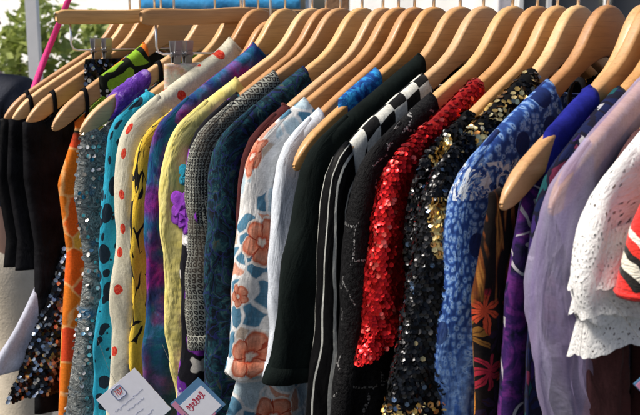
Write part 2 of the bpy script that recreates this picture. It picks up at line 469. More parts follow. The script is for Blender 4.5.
# dark purple with pale curls
k = cloth('dark_purple_print', .85, .03)
u = k.uv(); w = k.warp(u, .05, 20, 1)
r = k.vor(w, 22)
curl = k.ma('FRACT', k.ma('MULTIPLY', r[0], 3.2))
m = k.ma('MULTIPLY', k.ma('LESS_THAN', curl, .16), k.ma('GREATER_THAN', k.xyz(r[1])[0], .62))
base = k.ramp(k.noise(w, 40, 4, .6, 1)[0], [(.38, (.010, .009, .03)), (.5, (.035, .012, .09)), (.6, (.11, .02, .15)), (.7, (.015, .012, .05))])
c = k.mix(m, base, (.38, .36, .40))
st = k.step(k.ma('MULTIPLY_ADD', k.noise(u, 40)[0], .012, k.xyz(u)[1]), -.136, -.133)
c = k.mix(st, c, k.ramp(k.noise(u, 60, 3)[0], [(.3, (.009, .012, .16)), (.7, (.016, .02, .24))]))
k.bs(Base_Color=c); k.weave()
M['dkpurple'] = k.m

# dark multicolour
k = cloth('dark_multicolour_print', .85, .03)
u = k.uv(); w = k.warp(u, .03, 40)
a = k.vor(w, 60); e = k.vor(w, 60, 'DISTANCE_TO_EDGE')[0]
c = k.ramp(k.xyz(a[1])[0], [(0, (.008, .012, .05)), (.5, (.008, .06, .07)), (.62, (.10, .015, .04)), (.72, (.03, .015, .10)), (.90, (.34, .34, .37))], 'CONSTANT')
k.bs(Base_Color=k.mix(k.ma('LESS_THAN', e, .12), c, (.008, .008, .02))); k.weave()
M['multi'] = k.m

# pale floral skirt
k = cloth('pale_pink_floral', .8)
u = k.uv(); a = k.noise(k.warp(u, .02, 50), 60, 3)[0]
k.bs(Base_Color=k.ramp(a, [(.35, (.55, .60, .50)), (.48, (.66, .62, .52)), (.6, (.68, .40, .30)), (.7, (.60, .55, .20))])); k.weave()
M['palefloral'] = k.m

# sheer lilac organza
k = cloth('lilac_organza', .75, .15)
u = k.uv()
c = k.ramp(k.noise(k.uv(1, .25), 26, 3)[0], [(.3, (.42, .33, .62)), (.5, (.53, .48, .70)), (.7, (.58, .59, .74))])
k.bs(Base_Color=c); k.weave(s=.15, wr=.6)
tr = k.n('ShaderNodeBsdfTransparent', None, Color=(.93, .90, .97, 1))
tl = k.n('ShaderNodeBsdfTranslucent', None, Color=(.50, .44, .66, 1))
mx = k.n('ShaderNodeMixShader', None, Fac=.35, i1=k.b.outputs[0], i2=tl.outputs[0])
fl = .55
mx2 = k.n('ShaderNodeMixShader', None, Fac=fl, i1=mx.outputs[0], i2=tr.outputs[0])
k.t.links.new(mx2.outputs[0], k.out.inputs[0])
M['lilac'] = k.m

# white crochet lace
k = cloth('white_crochet', .9, .1)
u = k.uv(); w = k.warp(u, .006, 60, 3)
e = k.vor(w, 210, 'DISTANCE_TO_EDGE', .8)[0]
fine = k.noise(w, 420, 4, .75)[0]
motif = k.vor(w, 42, 'F1', .5)
ringm = k.ma('SINE', k.ma('MULTIPLY', motif[0], 26))
soft = k.noise(w, 110, 4, .7)[0]
h = k.ma('ADD', k.ma('MULTIPLY', ringm, .12), k.ma('ADD', k.ma('MULTIPLY', soft, 1.2), k.ma('MULTIPLY', fine, .9)))
k.bs(Base_Color=k.ramp(fine, [(.3, (.78, .78, .77)), (.6, (.88, .88, .87))]), Normal=k.bump(h, .9, .0022))
hole = k.ma('MULTIPLY', k.ma('GREATER_THAN', e, .27), k.ma('GREATER_THAN', k.ma('MULTIPLY_ADD', k.noise(u, 45, 3)[0], 2.4, k.ma('MULTIPLY', ringm, .5)), 1.45))
tr = k.n('ShaderNodeBsdfTransparent')
mx = k.n('ShaderNodeMixShader', None, Fac=k.ma('MULTIPLY', hole, .85), i1=k.b.outputs[0], i2=tr.outputs[0])
k.t.links.new(mx.outputs[0], k.out.inputs[0])
M['lace'] = k.m

# red, black and cream knitted stripes
k = cloth('red_black_cream_knit', .9, .2)
u = k.uv(); w = k.warp(u, .03, 22)
y = k.ma('FRACT', k.ma('MULTIPLY', k.ma('MULTIPLY_ADD', k.xyz(w)[0], .35, k.xyz(w)[1]), 1/.055))
c = k.ramp(y, [(0, (.62, .025, .02)), (.40, (.015, .013, .012)), (.52, (.66, .62, .52)), (.66, (.015, .013, .012)), (.76, (.62, .03, .02)), (.9, (.70, .66, .58))], 'CONSTANT')
k.bs(Base_Color=c, Normal=k.bump(k.noise(k.uv(1, 4), 160, 3)[0], .9, .003))
M['redknit'] = k.m

# purple scarf
k = cloth('purple_scarf', .7)
u = k.uv(); c = k.ramp(k.noise(k.warp(u, .03, 60), 60, 3, .6, 1)[0], [(.35, (.05, .015, .20)), (.55, (.13, .04, .36)), (.66, (.34, .24, .55)), (.75, (.08, .02, .26))])
k.bs(Base_Color=c); k.weave()
M['scarf'] = k.m

# card
def card(name, c):
    k = NB(name); k.bs(Base_Color=k.ramp(k.noise(k.obj(), 120, 4)[0], [(.3, tuple(q*.94 for q in c)), (.7, c)]), Roughness=.6); return k.m
M['card'] = card('white_card', (.72, .73, .80))
M['card_blue'] = card('blue_card', (.08, .20, .36))
M['card_pink'] = card('pink_card', (.55, .22, .34))
M['card_red'] = card('crimson_ink', (.40, .015, .05))
M['stamp_red'] = card('red_ink', (.55, .05, .05))
M['ink'] = card('blue_grey_ink', (.16, .19, .34))
M['string'] = card('dark_string', (.06, .055, .05))

def sway(t):
    if t in (-.296, -.290, -.325, -.319, -.222, -.335, -.36, .4465, .458, .438, .189): return 0.0, 0.0
    r = random.Random(int(round(t*1000)) + 77)
    return r.uniform(-.8, .8), r.uniform(-.5, .5)
# ------------------------------------------------------------------ hanger
TOPA = [0, .006, .012, .018, .024, .031, .038, .046, .056, .070, .090, .120, .150, .175, .195, .205, .213, .219, .2225, .2236]
TOPZ = [0, -.0006, -.0022, -.0052, -.0095, -.0165, -.0255, -.036, -.0465, -.0575, -.0685, -.0845, -.1010, -.1150, -.1275, -.1352, -.1430, -.1505, -.1565, -.1600]
BOTZ = [-.050, -.0505, -.0515, -.053, -.055, -.0575, -.061, -.065, -.070, -.078, -.0905, -.109, -.128, -.1435, -.1555, -.1612, -.1650, -.1665, -.1655, -.1628]
def ztop(a): return float(np.interp(abs(a), TOPA, TOPZ))
def zbot(a): return float(np.interp(abs(a), TOPA, BOTZ))
def bow(a): return -BOW * (math.sqrt(a*a + .0004) - .02)

def hook_mesh():
    b = MB()
    pts = [(0, 0, -.012), (0, 0, .02), (0, 0, .045), (0, 0, .058)]
    cz, rr = .0843, .0165
    for i in range(15):
        an = R(-78 + i * 19)
        pts.append((0, rr * math.cos(an), cz + rr * math.sin(an)))
    b.tube(pts, .0018, 8)
    return b

hanger_me = None; hook_me = None
def build_hanger_meshes():
    A = [-a for a in TOPA[::-1]] + TOPA[1:]
    Zt = TOPZ[::-1] + TOPZ[1:]; Zb = BOTZ[::-1] + BOTZ[1:]
    # refine
    ii = np.linspace(0, len(A)-1, (len(A)-1)*2+1)
    A = np.interp(ii, range(len(A)), A); Zt = np.interp(ii, range(len(Zt)), Zt); Zb = np.interp(ii, range(len(Zb)), Zb)
    n = 20; v = []; f = []
    for a, zt, zb in zip(A, Zt, Zb):
        cz = (zt+zb)/2; hz = max((zt-zb)/2, .0012)
        hx = .0060 if abs(a) < .20 else .0060 * math.sqrt(max(.12, 1 - ((abs(a)-.20)/.0235)**2))
        rc = min(.0042, hz*.9, hx*.9)
        for q in range(n):
            t = 2*math.pi*(q+.5)/n
            c, s = math.cos(t), math.sin(t)
            x = math.copysign(hx-rc, c) + rc*c
            z = math.copysign(hz-rc, s) + rc*s
            v.append((x + bow(a), a, cz+z))
    m = len(A)
    for i in range(m-1):
        for q in range(n):
            f.append((i*n+q, i*n+(q+1) % n, (i+1)*n+(q+1) % n, (i+1)*n+q))
    f.append(tuple(range(n))); f.append(tuple((m-1)*n+q for q in range(n-1, -1, -1)))
    return v, f
HV, HF = build_hanger_meshes()
_hm = {}
def hanger(t, label, mat='wood', rz=0, dz=0, tilt=0, sy=1.0):
    o = empty('wooden_hanger', (t, 0, NZ+dz), R(rz), label, 'hanger', 'wooden hangers on the clothes rail')
    yw, tl = sway(t); o.rotation_euler = (R(tilt+tl), 0, R(rz+yw)); o.scale = (1, sy, 1)
    if mat not in _hm:
        b = mesh_obj('shoulder_bar', HV, HF, M[mat], o); _hm[mat] = b.data
    else:
        b = bpy.data.objects.new('shoulder_bar', _hm[mat]); COL.objects.link(b); b.parent = o
    if 'hook' not in _hm:
        h = hook_mesh().build('hook', M['chrome'], o, True); _hm['hook'] = h.data
    else:
        h = bpy.data.objects.new('hook', _hm['hook']); COL.objects.link(h); h.parent = o
    return o

def bar_hanger(t, label, half, rz=0):
    o = empty('skirt_hanger', (t, 0, NZ), R(rz), label, 'hanger', 'clip hangers with a straight wooden bar')
    b = MB(); st = []
    ys = np.concatenate([[-half, -half+.0015, -half+.005, -half+.012], np.linspace(-half+.03, half-.03, 14), [half-.012, half-.005, half-.0015, half]])
    n = 16; v = []; f = []
    for y in ys:
        e = half - abs(y)
        hz = .0105 * min(1, .55+.45*math.sqrt(min(1, e/.012))); hx = .0065 * min(1, .6+.4*math.sqrt(min(1, e/.012)))
        zc = -.0115 + .0035*max(0, 1-(abs(y)/.06)**2)
        for q in range(n):
            an = 2*math.pi*(q+.5)/n; c, s = math.cos(an), math.sin(an); rc = .0036
            v.append((math.copysign(hx-rc, c)+rc*c, y, zc + math.copysign(hz-rc, s)+rc*s))
    m = len(ys)
    for i in range(m-1):
        for q in range(n): f.append((i*n+q, i*n+(q+1) % n, (i+1)*n+(q+1) % n, (i+1)*n+q))
    f.append(tuple(range(n))); f.append(tuple((m-1)*n+q for q in range(n-1, -1, -1)))
    mesh_obj('bar', v, f, M['wood'], o)
    h = bpy.data.objects.new('hook', _hm['hook']); COL.objects.link(h); h.parent = o
    b = MB(); yr = half-.022
    b.tube([(0, -yr, -.018), (0, -yr, -.05), (0, -yr+.003, -.0565), (0, -yr+.010, -.059), (0, 0, -.060), (0, yr-.010, -.059), (0, yr-.003, -.0565), (0, yr, -.05), (0, yr, -.018)], .0016, 8)
    b.build('clip_rail', M['chrome'], o, True)
    for y in (-.116, -.098, .105):
        b = MB()
        for s, an in ((1, 9), (-1, -9)):
            rt = Matrix.Rotation(R(an), 3, 'Y')
            b.box((s*.0046, y, -.058), (.0018, .0105, .032), rt)
            for q in range(3): b.box((s*(.0066+.0010*(q-1)), y, -.050-.006*q), (.0016, .008, .0022), rt)
        b.tube([(0, y-.008, -.060), (0, y+.008, -.060)], .0036, 10)
        b.build('clip', M['steel'], o)
    return o

# ------------------------------------------------------------------ cloth pieces
def folds(rng, n, kmin, kmax, drift):
    return [(rng.uniform(kmin, kmax), rng.uniform(0, 6.28), rng.uniform(-drift, drift), rng.uniform(.5, 1)) for _ in range(n)]
def fold_val(fs, w, v):
    s = 0; tot = 0
    for kk, ph, dr, am in fs:
        g = kk*w + ph + dr*v
        s = s + am*math.sin(g + .8*math.sin(.5*g + 2*ph)); tot += am
    return s / tot

def add_solid(o, th=.0011):
    m = o.modifiers.new('cloth_thickness', 'SOLIDIFY'); m.thickness = th; m.offset = 0
    return o

def body_mesh(rng, W, neck, L, hw_mid, hem_hw, b, ztop_f=None, front_drop=.07, back_drop=.02, amp=.006, scallop=0, nc=72, nr=64, hem_b=None, round_w=.012, wide=None):
    """front and back sheets joined over the shoulders and down the sides; returns grid verts and faces, uvs"""
    zt = ztop_f or (lambda a: ztop(a) + .0035)
    s = np.linspace(-1, 1, nc)
    s = np.sign(s) * np.abs(s)**.85
    seed_off = rng.uniform(0, 50)
    fs = folds(rng, 4, 30, 110, 9); fs2 = folds(rng, 3, 60, 160, 15)
    hem_b = hem_b if hem_b is not None else b*1.0
    V = []; U = []; F = []
    idx = {}
    for side in (1, -1):
        for i, si in enumerate(s):
            a0 = si*W
            if abs(a0) >= neck: z0 = zt(a0)
            else:
                q = math.sqrt(max(0, 1-(a0/neck)**2))
                z0 = zt(neck) - (front_drop if side > 0 else back_drop)*q**.8
            for j in range(nr):
                v = (j/(nr-1))
                v = v**1.5 if j else 0
                z = z0 + (-L - z0)*v
                # half width at this height
                sh = -.165
                if z > sh: hw = W
                hwm = np.interp(-z, [.10, .165, .24, .34, L], [W, wide or W-.004, hw_mid+(.01 if not wide else 0), hw_mid, hem_hw])
                a = si*hwm
                d = z0 - z
                edge = math.sqrt(max(0, 1-abs(si)**7))
                bt = np.interp(d, [0, .05, .25, L], [max(.0095, b*.5), max(.010, b*.65), b, hem_b])
                if abs(a0) >= neck:
                    q = min(1, d/round_w)
                    prof = math.sqrt(max(0, 1-(1-q)**2))
                else: prof = 1
                g = min(1, d/.22)
                x = side*bt*edge*prof
                x += (amp*g + .0006)*float(fold_val(fs, a, z)) + side*edge*.4*amp*g*float(fold_val(fs2, a, z))
                zz = z
                pv = Vector((a*1.0 + seed_off, side*3.1, z*.7))
                x += side*edge*g*(.0030*mnoise.noise(pv*24) + .0016*(1-2*abs(mnoise.noise(pv*46))))
                if scallop and v > .9: zz += scallop*(v-.9)*10*math.sin(a*130)*(1-abs(si)**4)
                V.append((x + bow(a), a, zz)); U.append((a + side*.0 + (0 if side > 0 else .5), zz))
                idx[(side, i, j)] = len(V)-1
        for i in range(nc-1):
            for j in range(nr-1):
                q = (idx[(side, i, j)], idx[(side, i, j+1)], idx[(side, i+1, j+1)], idx[(side, i+1, j)])
                F.append(q if side > 0 else q[::-1])
    return np.array(V), F, np.array(U)

def weld(o, d=.0004):
    bm = bmesh.new(); bm.from_mesh(o.data)
    bmesh.ops.remove_doubles(bm, verts=bm.verts, dist=d)
    bm.to_mesh(o.data); bm.free()
    o.data.polygons.foreach_set('use_smooth', [True]*len(o.data.polygons))
    return o

def sleeve_mesh(rng, sg, W, L, Lin, hw, b, flare, amp=.006, start=.05, arm=.15, nu=40, nv=56, xoff=0., hem_b=None, cap_b=None, rough_hem=0., bend=0.):
    """sg -1: the near sleeve. Closed flattened tube from the armhole down to the cuff."""
    tipz = ztop(W if W < .2225 else .2225)
    if W > .2: op = [(W-start, ztop(W-start)+.005), (W-.018, ztop(W-.018)+.006), (W-.004, -.140), (W+.007, -.158), (W+.013, -.182), (W+.016, -.21)]
    else: op = [(W-start, ztop(W-start)+.005), (W-.018, ztop(W-.018)+.006), (W-.004, ztop(W)+.001), (W+.007, ztop(W)-.014), (W+.013, ztop(W)-.036), (W+.016, ztop(W)-.066)]
    z = op[-1][1] - .03
    a0, z0 = op[-1]
    while z > -L - .001:
        op.append((a0 + flare*(z0-z) + bend*(z0-z)**2, z)); z -= .03
    op.append((a0 + flare*(z0+L) + bend*(z0+L)**2, -L))
    op = np.array(op)
    hem_out = op[-1]
    arm = min(arm, Lin - .165)
    ip = np.array([(W-start-.004, ztop(W-start)-arm), (W-.052, ztop(W)-arm-.02), (hem_out[0]-2*hw, -Lin)])
    def arc(p):
        d = np.concatenate([[0], np.cumsum(np.linalg.norm(np.diff(p, axis=0), axis=1))]); return d/d[-1], d[-1]
    so, lo = arc(op); si, li = arc(ip)
    seed_off = rng.uniform(0, 50)
    fs = folds(rng, 3, 50, 130, 14); fs2 = folds(rng, 3, 90, 190, 22); fw = folds(rng, 3, 12, 40, 0)
    V = []; U = []; F = []
    hem_b = hem_b if hem_b is not None else b*1.1
    cap_b = cap_b or .0095
    for j in range(nv):
        t = j/(nv-1)
        O = np.array([np.interp(t, so, op[:, 0]), np.interp(t, so, op[:, 1])])
        ti = t**1.25
        I = np.array([np.interp(ti, si, ip[:, 0]), np.interp(ti, si, ip[:, 1])])
        Cc = (O+I)/2; Hh = (O-I)/2; hl = np.linalg.norm(Hh)
        d = t*lo
        bt = np.interp(d, [0, .03, .07, .16, lo], [cap_b, cap_b*1.15, max(cap_b*1.2, b*.75), b, hem_b])
        g = min(1, max(0, d-.03)/.16)
        wob = .003*g*float(fold_val(fw, 0.0, d*1.0 + 0)) if False else .0025*g*math.sin(d*38+fw[0][1])
        for q in range(nu):
            ph = 2*math.pi*q/nu
            c, s = math.cos(ph), math.sin(ph)
            cc = math.copysign(abs(c)**.9, c); ss = math.copysign(abs(s)**.8, s)
            p = Cc + Hh*cc
            w = hl*cc
            av = p[0]*1.0
            edge = 1-.55*abs(cc)**6
            pw = .5*min(1, max(0, (d-.11)/.10))
            x = bt*math.copysign((1-pw)*abs(ss) + pw*(1-abs(c)**1.4), s)
            x += amp*g*edge*float(fold_val(fs, w, d)) + amp*.55*g*abs(ss)*math.copysign(1, ss)*float(fold_val(fs2, w*1.2, d))
            pv = Vector((w + seed_off, ss*.03, d*.75))
            cr = .0040*mnoise.noise(pv*22) + .0026*(.5-abs(mnoise.noise(Vector((pv.x*1.5 + d*.9, pv.y, pv.z*1.3))*34)))
            x += ss*g*cr*(amp/.006)
            y = p[0] + wob*abs(c) + abs(c)*g*.0035*mnoise.noise(Vector((seed_off, ss*.02, d*1.0))*30)
            z = p[1] + (rough_hem*math.sin(ph*5+2)*max(0, t-.93)/.07 if rough_hem else 0)
            uu = (ph if ph <= math.pi else ph-2*math.pi)/math.pi*hl*2.0
            V.append((x + xoff*g + bow(y), sg*y, z)); U.append((uu, min(z, O[1]*0+z)))
    # uv v runs with the outer edge so the print does not shear at the cap
    for j in range(nv-1):
        for q in range(nu):
            k2 = (q+1) % nu
            f = (j*nu+q, j*nu+k2, (j+1)*nu+k2, (j+1)*nu+q)
            F.append(f[::-1] if sg < 0 else f)
    return np.array(V), F, np.array(U)

def scatter_sequins(rng, V, F, U, pitch, rad, select=None, tilt=.2, n=6, lift=.0012):
    """overlapping sequins sewn in staggered rows over a sheet; returns verts, faces"""
    out_v = []; out_f = []
    V = np.asarray(V); U = np.asarray(U)
    pu, pv = pitch, pitch*.80
    for q in F:
        A, B, C, D = (V[i] for i in q)
        nrm = np.cross(C-A, D-B); ar = np.linalg.norm(nrm)
        if ar < 1e-9: continue
        nrm = Vector(nrm/ar)
        for tri in ((0, 1, 2), (0, 2, 3)):
            a, b_, c_ = (U[q[k_]] for k_ in tri); pa, pb, pc = (V[q[k_]] for k_ in tri)
            den = (b_[1]-c_[1])*(a[0]-c_[0]) + (c_[0]-b_[0])*(a[1]-c_[1])
            if abs(den) < 1e-10: continue
            u0, u1 = min(a[0], b_[0], c_[0]), max(a[0], b_[0], c_[0])
            if u1 - u0 > .05: continue
            v0, v1 = min(a[1], b_[1], c_[1]), max(a[1], b_[1], c_[1])
            for j in range(math.ceil(v0/pv), math.floor(v1/pv)+1):
                sh = .5*(j & 1)
                for i in range(math.ceil(u0/pu - sh), math.floor(u1/pu - sh)+1):
                    x, y = (i+sh)*pu, j*pv
                    l1 = ((b_[1]-c_[1])*(x-c_[0]) + (c_[0]-b_[0])*(y-c_[1]))/den
                    l2 = ((c_[1]-a[1])*(x-c_[0]) + (a[0]-c_[0])*(y-c_[1]))/den
                    l3 = 1-l1-l2
                    if l1 < 0 or l2 < 0 or l3 < 0: continue
                    P = pa*l1 + pb*l2 + pc*l3
                    if select is not None and not select(P, (x, y), rng): continue
                    if rng.random() < .03: continue
                    nn = nrm + Vector((rng.gauss(0, tilt), rng.gauss(0, tilt), rng.gauss(.16, tilt)))
                    nn.normalize()
                    ax = nn.orthogonal().normalized(); ay = nn.cross(ax)
                    c = Vector(P) + nrm*lift + Vector((rng.gauss(0, pitch*.06), rng.gauss(0, pitch*.06), rng.gauss(0, pitch*.06)))
                    b0 = len(out_v); r = rad*rng.uniform(.92, 1.08)
                    out_v.append(tuple(c - nn*rad*.16))
                    for w in range(n):
                        an = 2*math.pi*w/n
                        out_v.append(tuple(c + (ax*math.cos(an)+ay*math.sin(an))*r))
                    for w in range(n): out_f.append((b0, b0+1+w, b0+1+(w+1) % n))
    return out_v, out_f

def piece(name, V, F, U, mat, parent, seq=None, thick=True):
    """one cloth piece; seq = list of (material, pitch, radius, select, tilt) puts sequins into the same mesh"""
    mats = [mat]; allv = [tuple(v) for v in V]; allf = list(F); mi = [0]*len(F); uv = [tuple(u) for u in U]
    for s in (seq or []):
        sm, pitch, rad, sel, tilt = s
        sv, sf = scatter_sequins(random.Random(len(allv)), V, F, U, pitch, rad, sel, tilt)
        b = len(allv); mats.append(sm)
        allv += sv; allf += [tuple(i+b for i in q) for q in sf]; mi += [len(mats)-1]*len(sf); uv += [(0, 0)]*len(sv)
    o = mesh_obj(name, allv, allf, mats, parent, True, uv, mi)
    if seq is None:
        weld(o)
        if thick: add_solid(o)
    return o

def neck_binding(V, neck, W, mat, parent, nc=72, nr=64):
    """rolled edge round the neck opening"""
    s = np.linspace(-1, 1, nc); s = np.sign(s)*np.abs(s)**.85
    cols = [i for i in range(nc) if abs(s[i]*W) < neck]
    if len(cols) < 4: return
    lo, hi = cols[0]-1, cols[-1]+1
    P = [V[i*nr] for i in range(lo, hi+1)] + [V[nc*nr + i*nr] for i in range(hi, lo-1, -1)]
    b = MB(); b.tube([tuple(p) for p in P] + [tuple(P[0])], .0021, 6, caps=False)
    uv = [(p[1], p[2]) for p in b.v]
    mesh_obj('neck_binding', b.v, b.f, mat, parent, True, uv)

def sleeve_hem(V, U, nu, nv, mat, parent):
    """turned and stitched edge at the cuff, a few millimetres proud of the sleeve"""
    v = []; u = []; f = []
    A = np.array(V).reshape(nv, nu, 3); UU = np.array(U).reshape(nv, nu, 2)
    c = A[-1].mean(axis=0)
    rows = [(-4, 1.0, 0), (-4, 1.035, 0), (-2, 1.05, 0), (-1, 1.045, 0), (-1, 1.03, -.0016), (-1, .97, -.0016), (-1, .95, .002)]
    for k_, sc, dz in rows:
        cc = A[k_].mean(axis=0)
        for q in range(nu):
            p = A[k_, q]
            d = p - cc
            l = np.linalg.norm(d) + 1e-9
            p = cc + d*(1 + (sc-1)*min(1, .03/l)) + np.array([0.0012*(sc-1)/.05*np.sign(d[0]), 0, dz])
            v.append(p); u.append(UU[k_, q])
    for j in range(len(rows)-1):
        for q in range(nu): f.append((j*nu+q, j*nu+(q+1) % nu, (j+1)*nu+(q+1) % nu, (j+1)*nu+q))
    mesh_obj('hem', v, f, mat, parent, True, u)

def garment(kind, t, label, cat, mat, seed, W=.222, neck=.09, L=.72, hw_mid=.165, hem_hw=.18, b=.016, sleeve=None, sleeve_mat=None,
            rz=0, seq=None, ztop_f=None, amp=.006, front_drop=.07, scallop=0, thick=True, hem_b=None, wide=None, dz=0):
    rng = random.Random(seed)
    sy = 1.0
    if sleeve and W < .2215: sy, W, neck = W/.222, .222, neck/(W/.222)
    o = empty(kind, (t, 0, NZ+dz), R(rz), label, cat, 'second hand clothes hanging on the rail')
    yw, tl = sway(t); o.rotation_euler = (R(tl), 0, R(rz+yw)); o.scale = (1, sy, 1)
    V, F, U = body_mesh(rng, W, neck, L, hw_mid, hem_hw, b, ztop_f, front_drop, amp=amp, scallop=scallop, hem_b=hem_b, wide=wide)
    piece('bodice', V, F, U, M[mat], o, seq, thick)
    if neck > .02 and not seq: neck_binding(V, neck, W, M[mat], o)
    if sleeve:
        for sg in (-1, 1):
            kw = dict(L=.62, Lin=None, hw=.055, flare=.12, b=b, amp=amp); kw.update(sleeve)
            if kw['Lin'] is None: kw['Lin'] = kw['L']-.005
            if sg > 0: kw.update(nu=28, nv=34)
            V, F, U = sleeve_mesh(rng, sg, W, **kw)
            sl_o = piece('sleeve', V, F, U, M[sleeve_mat or mat], o, seq if sg < 0 else (seq if seq and len(F) < 4000 else None), thick)
            if not seq and thick: sleeve_hem(V, U, kw.get('nu', 40), kw.get('nv', 56), M[sleeve_mat or mat], sl_o)
    return o

def loop_strap(parent, a, mat, w=.006):
    """narrow loop holding a dress on the hanger arm"""
    V = []; F = []; n = 14
    zt, zb = ztop(a)+.0022, zbot(a)-.012
    for s in (-w/2, w/2):
        for q in range(n):
            an = 2*math.pi*q/n
            x = .0085*math.cos(an); z = (zt+zb)/2 + (zt-zb)/2*math.sin(an)
            V.append((x + bow(a), a + s, z - (s*.5 if a > 0 else -s*.5)))
    for q in range(n): F.append((q, (q+1) % n, n+(q+1) % n, n+q))
    o = mesh_obj('hanger_loop', V, F, mat, parent)
    add_solid(o, .0014)

def under(a): return min(zbot(a) - .004, -.09) if abs(a) < .2 else zbot(.2) + .006 - (abs(a)-.2)*.2

LOOPW = .232
# ================================================================== THE RACK
# rail and uprights
rack = empty('clothes_rack', (0, 0, 0), 0, 'chrome clothes rail standing over the row of wooden hangers', 'clothes rack')
RZ = NZ + .0865
b = MB(); b.tube([(-1.62, 0, RZ), (.95, 0, RZ)], .0125, 20); b.build('rail', M['chrome'], rack, True)
for x in (-1.6, .93):
    b = MB(); b.tube([(x, 0, .05), (x, 0, RZ-.013)], .014, 16); b.build('upright', M['chrome'], rack, True)
    b = MB(); b.tube([(x, -.3, .045), (x, .3, .045)], .012, 12)
    b.tube([(x, -.28, .045), (x, -.28, 0)], .016, 12); b.tube([(x, .28, .045), (x, .28, 0)], .016, 12)
    b.build('foot', M['chrome'], rack, True)

# ---- hangers (t along the rail)
hanger(-.449, 'pale wooden hanger at the far left end holding a plain black dress by its loops', 'wood')
hanger(-.419, 'wooden hanger second from the far left with a black dress loop near its tip', 'wood_pale')
hanger(-.378, 'wooden hanger with rounded bare tip holding the longest black dress', 'wood')
hanger(-.325, 'wooden hanger with a black loop, above the orange print top', 'wood', rz=6.5)
hanger(-.222, 'wooden hanger with a purple scarf knotted round its arm', 'wood_pale')
hanger(-.162, 'wooden hanger carrying the teal splotched blouse', 'wood', sy=0.937)
hanger(-.124, 'wooden hanger carrying the cream blouse with red dots', 'wood_dark', sy=0.937)
hanger(-.098, 'wooden hanger squeezed in the yellow and black print blouse', 'wood_dark', sy=.937, dz=-.016)
hanger(-.068, 'broad wooden hanger carrying the blue and purple tie dye top', 'wood', sy=0.919)
hanger(-.015, 'broad pale wooden hanger carrying the pale yellow top', 'wood_pale', sy=.986)
hanger(.011, 'thin wooden hanger carrying the purple flower print top', 'wood_dark', sy=.914)
hanger(.037, 'wooden hanger carrying the grey geometric woven blouse', 'wood', sy=0.982)
hanger(.075, 'broad wooden hanger carrying the dark teal paisley blouse', 'wood')
hanger(.110, 'wooden hanger carrying the maroon top', 'wood_pale', sy=0.923)
hanger(.135, 'wooden hanger carrying the white floral blouse', 'wood_dark', sy=0.986)
hanger(.160, 'wooden hanger carrying the pale blue white shirt', 'wood_dark', sy=0.901)
hanger(.189, 'wooden hanger with bare rounded tip beyond a bright blue strap', 'wood_dark', sy=0.941)
hanger(.227, 'wooden hanger carrying the plain black jacket', 'wood')
hanger(.259, 'broad pale wooden hanger carrying the black and white check blouse', 'wood_pale', sy=0.986)
hanger(.297, 'wooden hanger carrying the black beaded jacket', 'wood', sy=0.991)
hanger(.328, 'wooden hanger carrying the red sequin top', 'wood_dark', sy=0.964)
hanger(.352, 'wooden hanger carrying the gold sequin top', 'wood', sy=0.901)
hanger(.376, 'broad wooden hanger with its whole face showing, carrying the black sequin top', 'wood_pale', rz=3)
hanger(.409, 'dark orange wooden hanger carrying the blue batik blouse', 'wood_dark', sy=.96)
hanger(.4465, 'wooden hanger carrying the orange leaf print dress', 'wood', sy=.80)
hanger(.458, 'wooden hanger with bare tip sticking out of a royal blue strap', 'wood')
hanger(.480, 'wooden hanger carrying the dark multicolour print blouse', 'wood_dark', sy=.856)
hanger(.495, 'wooden hanger carrying the sheer lilac blouse', 'wood', sy=.955)
hanger(.540, 'wooden hanger carrying the white crochet top', 'wood')
hanger(.582, 'wooden hanger at the right end carrying the red striped knit', 'wood')
hanger(.520, 'wooden hanger carrying the dark rose dress', 'wood', sy=.743)
bar_hanger(-.36, 'straight clip hanger holding the black sequin skirt at the left end of the rail', .178)
bar_hanger(-.155, 'straight clip hanger holding the pale floral skirt beside the cream blouse', .168)

# ---- garments, left to right
def loop_dress(kind, t, label, cat, mat, seed, W=LOOPW, la=.18, **kw):
    o = garment(kind, t, label, cat, mat, seed, W=W, neck=.001, ztop_f=under, **kw)
    for s in (-1, 1): loop_strap(o, s*la, M['black'])
    return o
d1 = loop_dress('black_dress', -.449, 'short plain black dress at the far left end of the rail', 'dress', 'black_satin', 1, L=.385, hw_mid=.232, hem_hw=.240, b=.017, la=.185)
d2 = loop_dress('black_dress', -.419, 'short black dress with its lengthwise sheen built in as a grey strip, second from the far left', 'dress', 'black', 2, L=.387, hw_mid=.226, hem_hw=.232, b=.014, la=.195)
d3 = loop_dress('black_dress', -.378, 'long plain black dress hanging beside the orange top', 'dress', 'black', 3, L=.60, hw_mid=.222, hem_hw=.24, b=.020, la=.18)
b = MB(); b.tube([(0.0155, -.206, -.17), (.0165, -.201, -.25), (.017, -.198, -.31), (.0165, -.196, -.375)], .0045, 6)  # leather-like strip; its grey paints in the vertical shine on the black dress
b.build('band', M['sheen_grey'], d2, True)

# skirt on the first clip hanger
def skirt(t, label, mat, seed, top_hw, hem_hw, L, ztop_, seq=None, b=.012):
    rng = random.Random(seed)
    o = empty('skirt', (t, 0, NZ), 0, label, 'skirt', 'skirts on clip hangers')
    V, F, U = body_mesh(rng, top_hw, .0005, L, top_hw + (hem_hw-top_hw)*.45, hem_hw, b, lambda a: ztop_, amp=.008, round_w=.004)
    # straighten the bow and let the flare follow a straight line
    V = np.array(V)
    for i, p in enumerate(V):
        hwz = np.interp(-p[2], [.10, .165, .24, .34, L], [top_hw, top_hw-.004, top_hw+(hem_hw-top_hw)*.45+.01, top_hw+(hem_hw-top_hw)*.45, hem_hw])
        s = p[1]/hwz
        q = (-p[2]+ztop_)/(L+ztop_)
        V[i, 0] -= bow(p[1]); V[i, 1] = s*(top_hw + (hem_hw-top_hw)*max(0, q)**2)
    piece('skirt_panel', V, F, U, M[mat], o, seq)
    return o
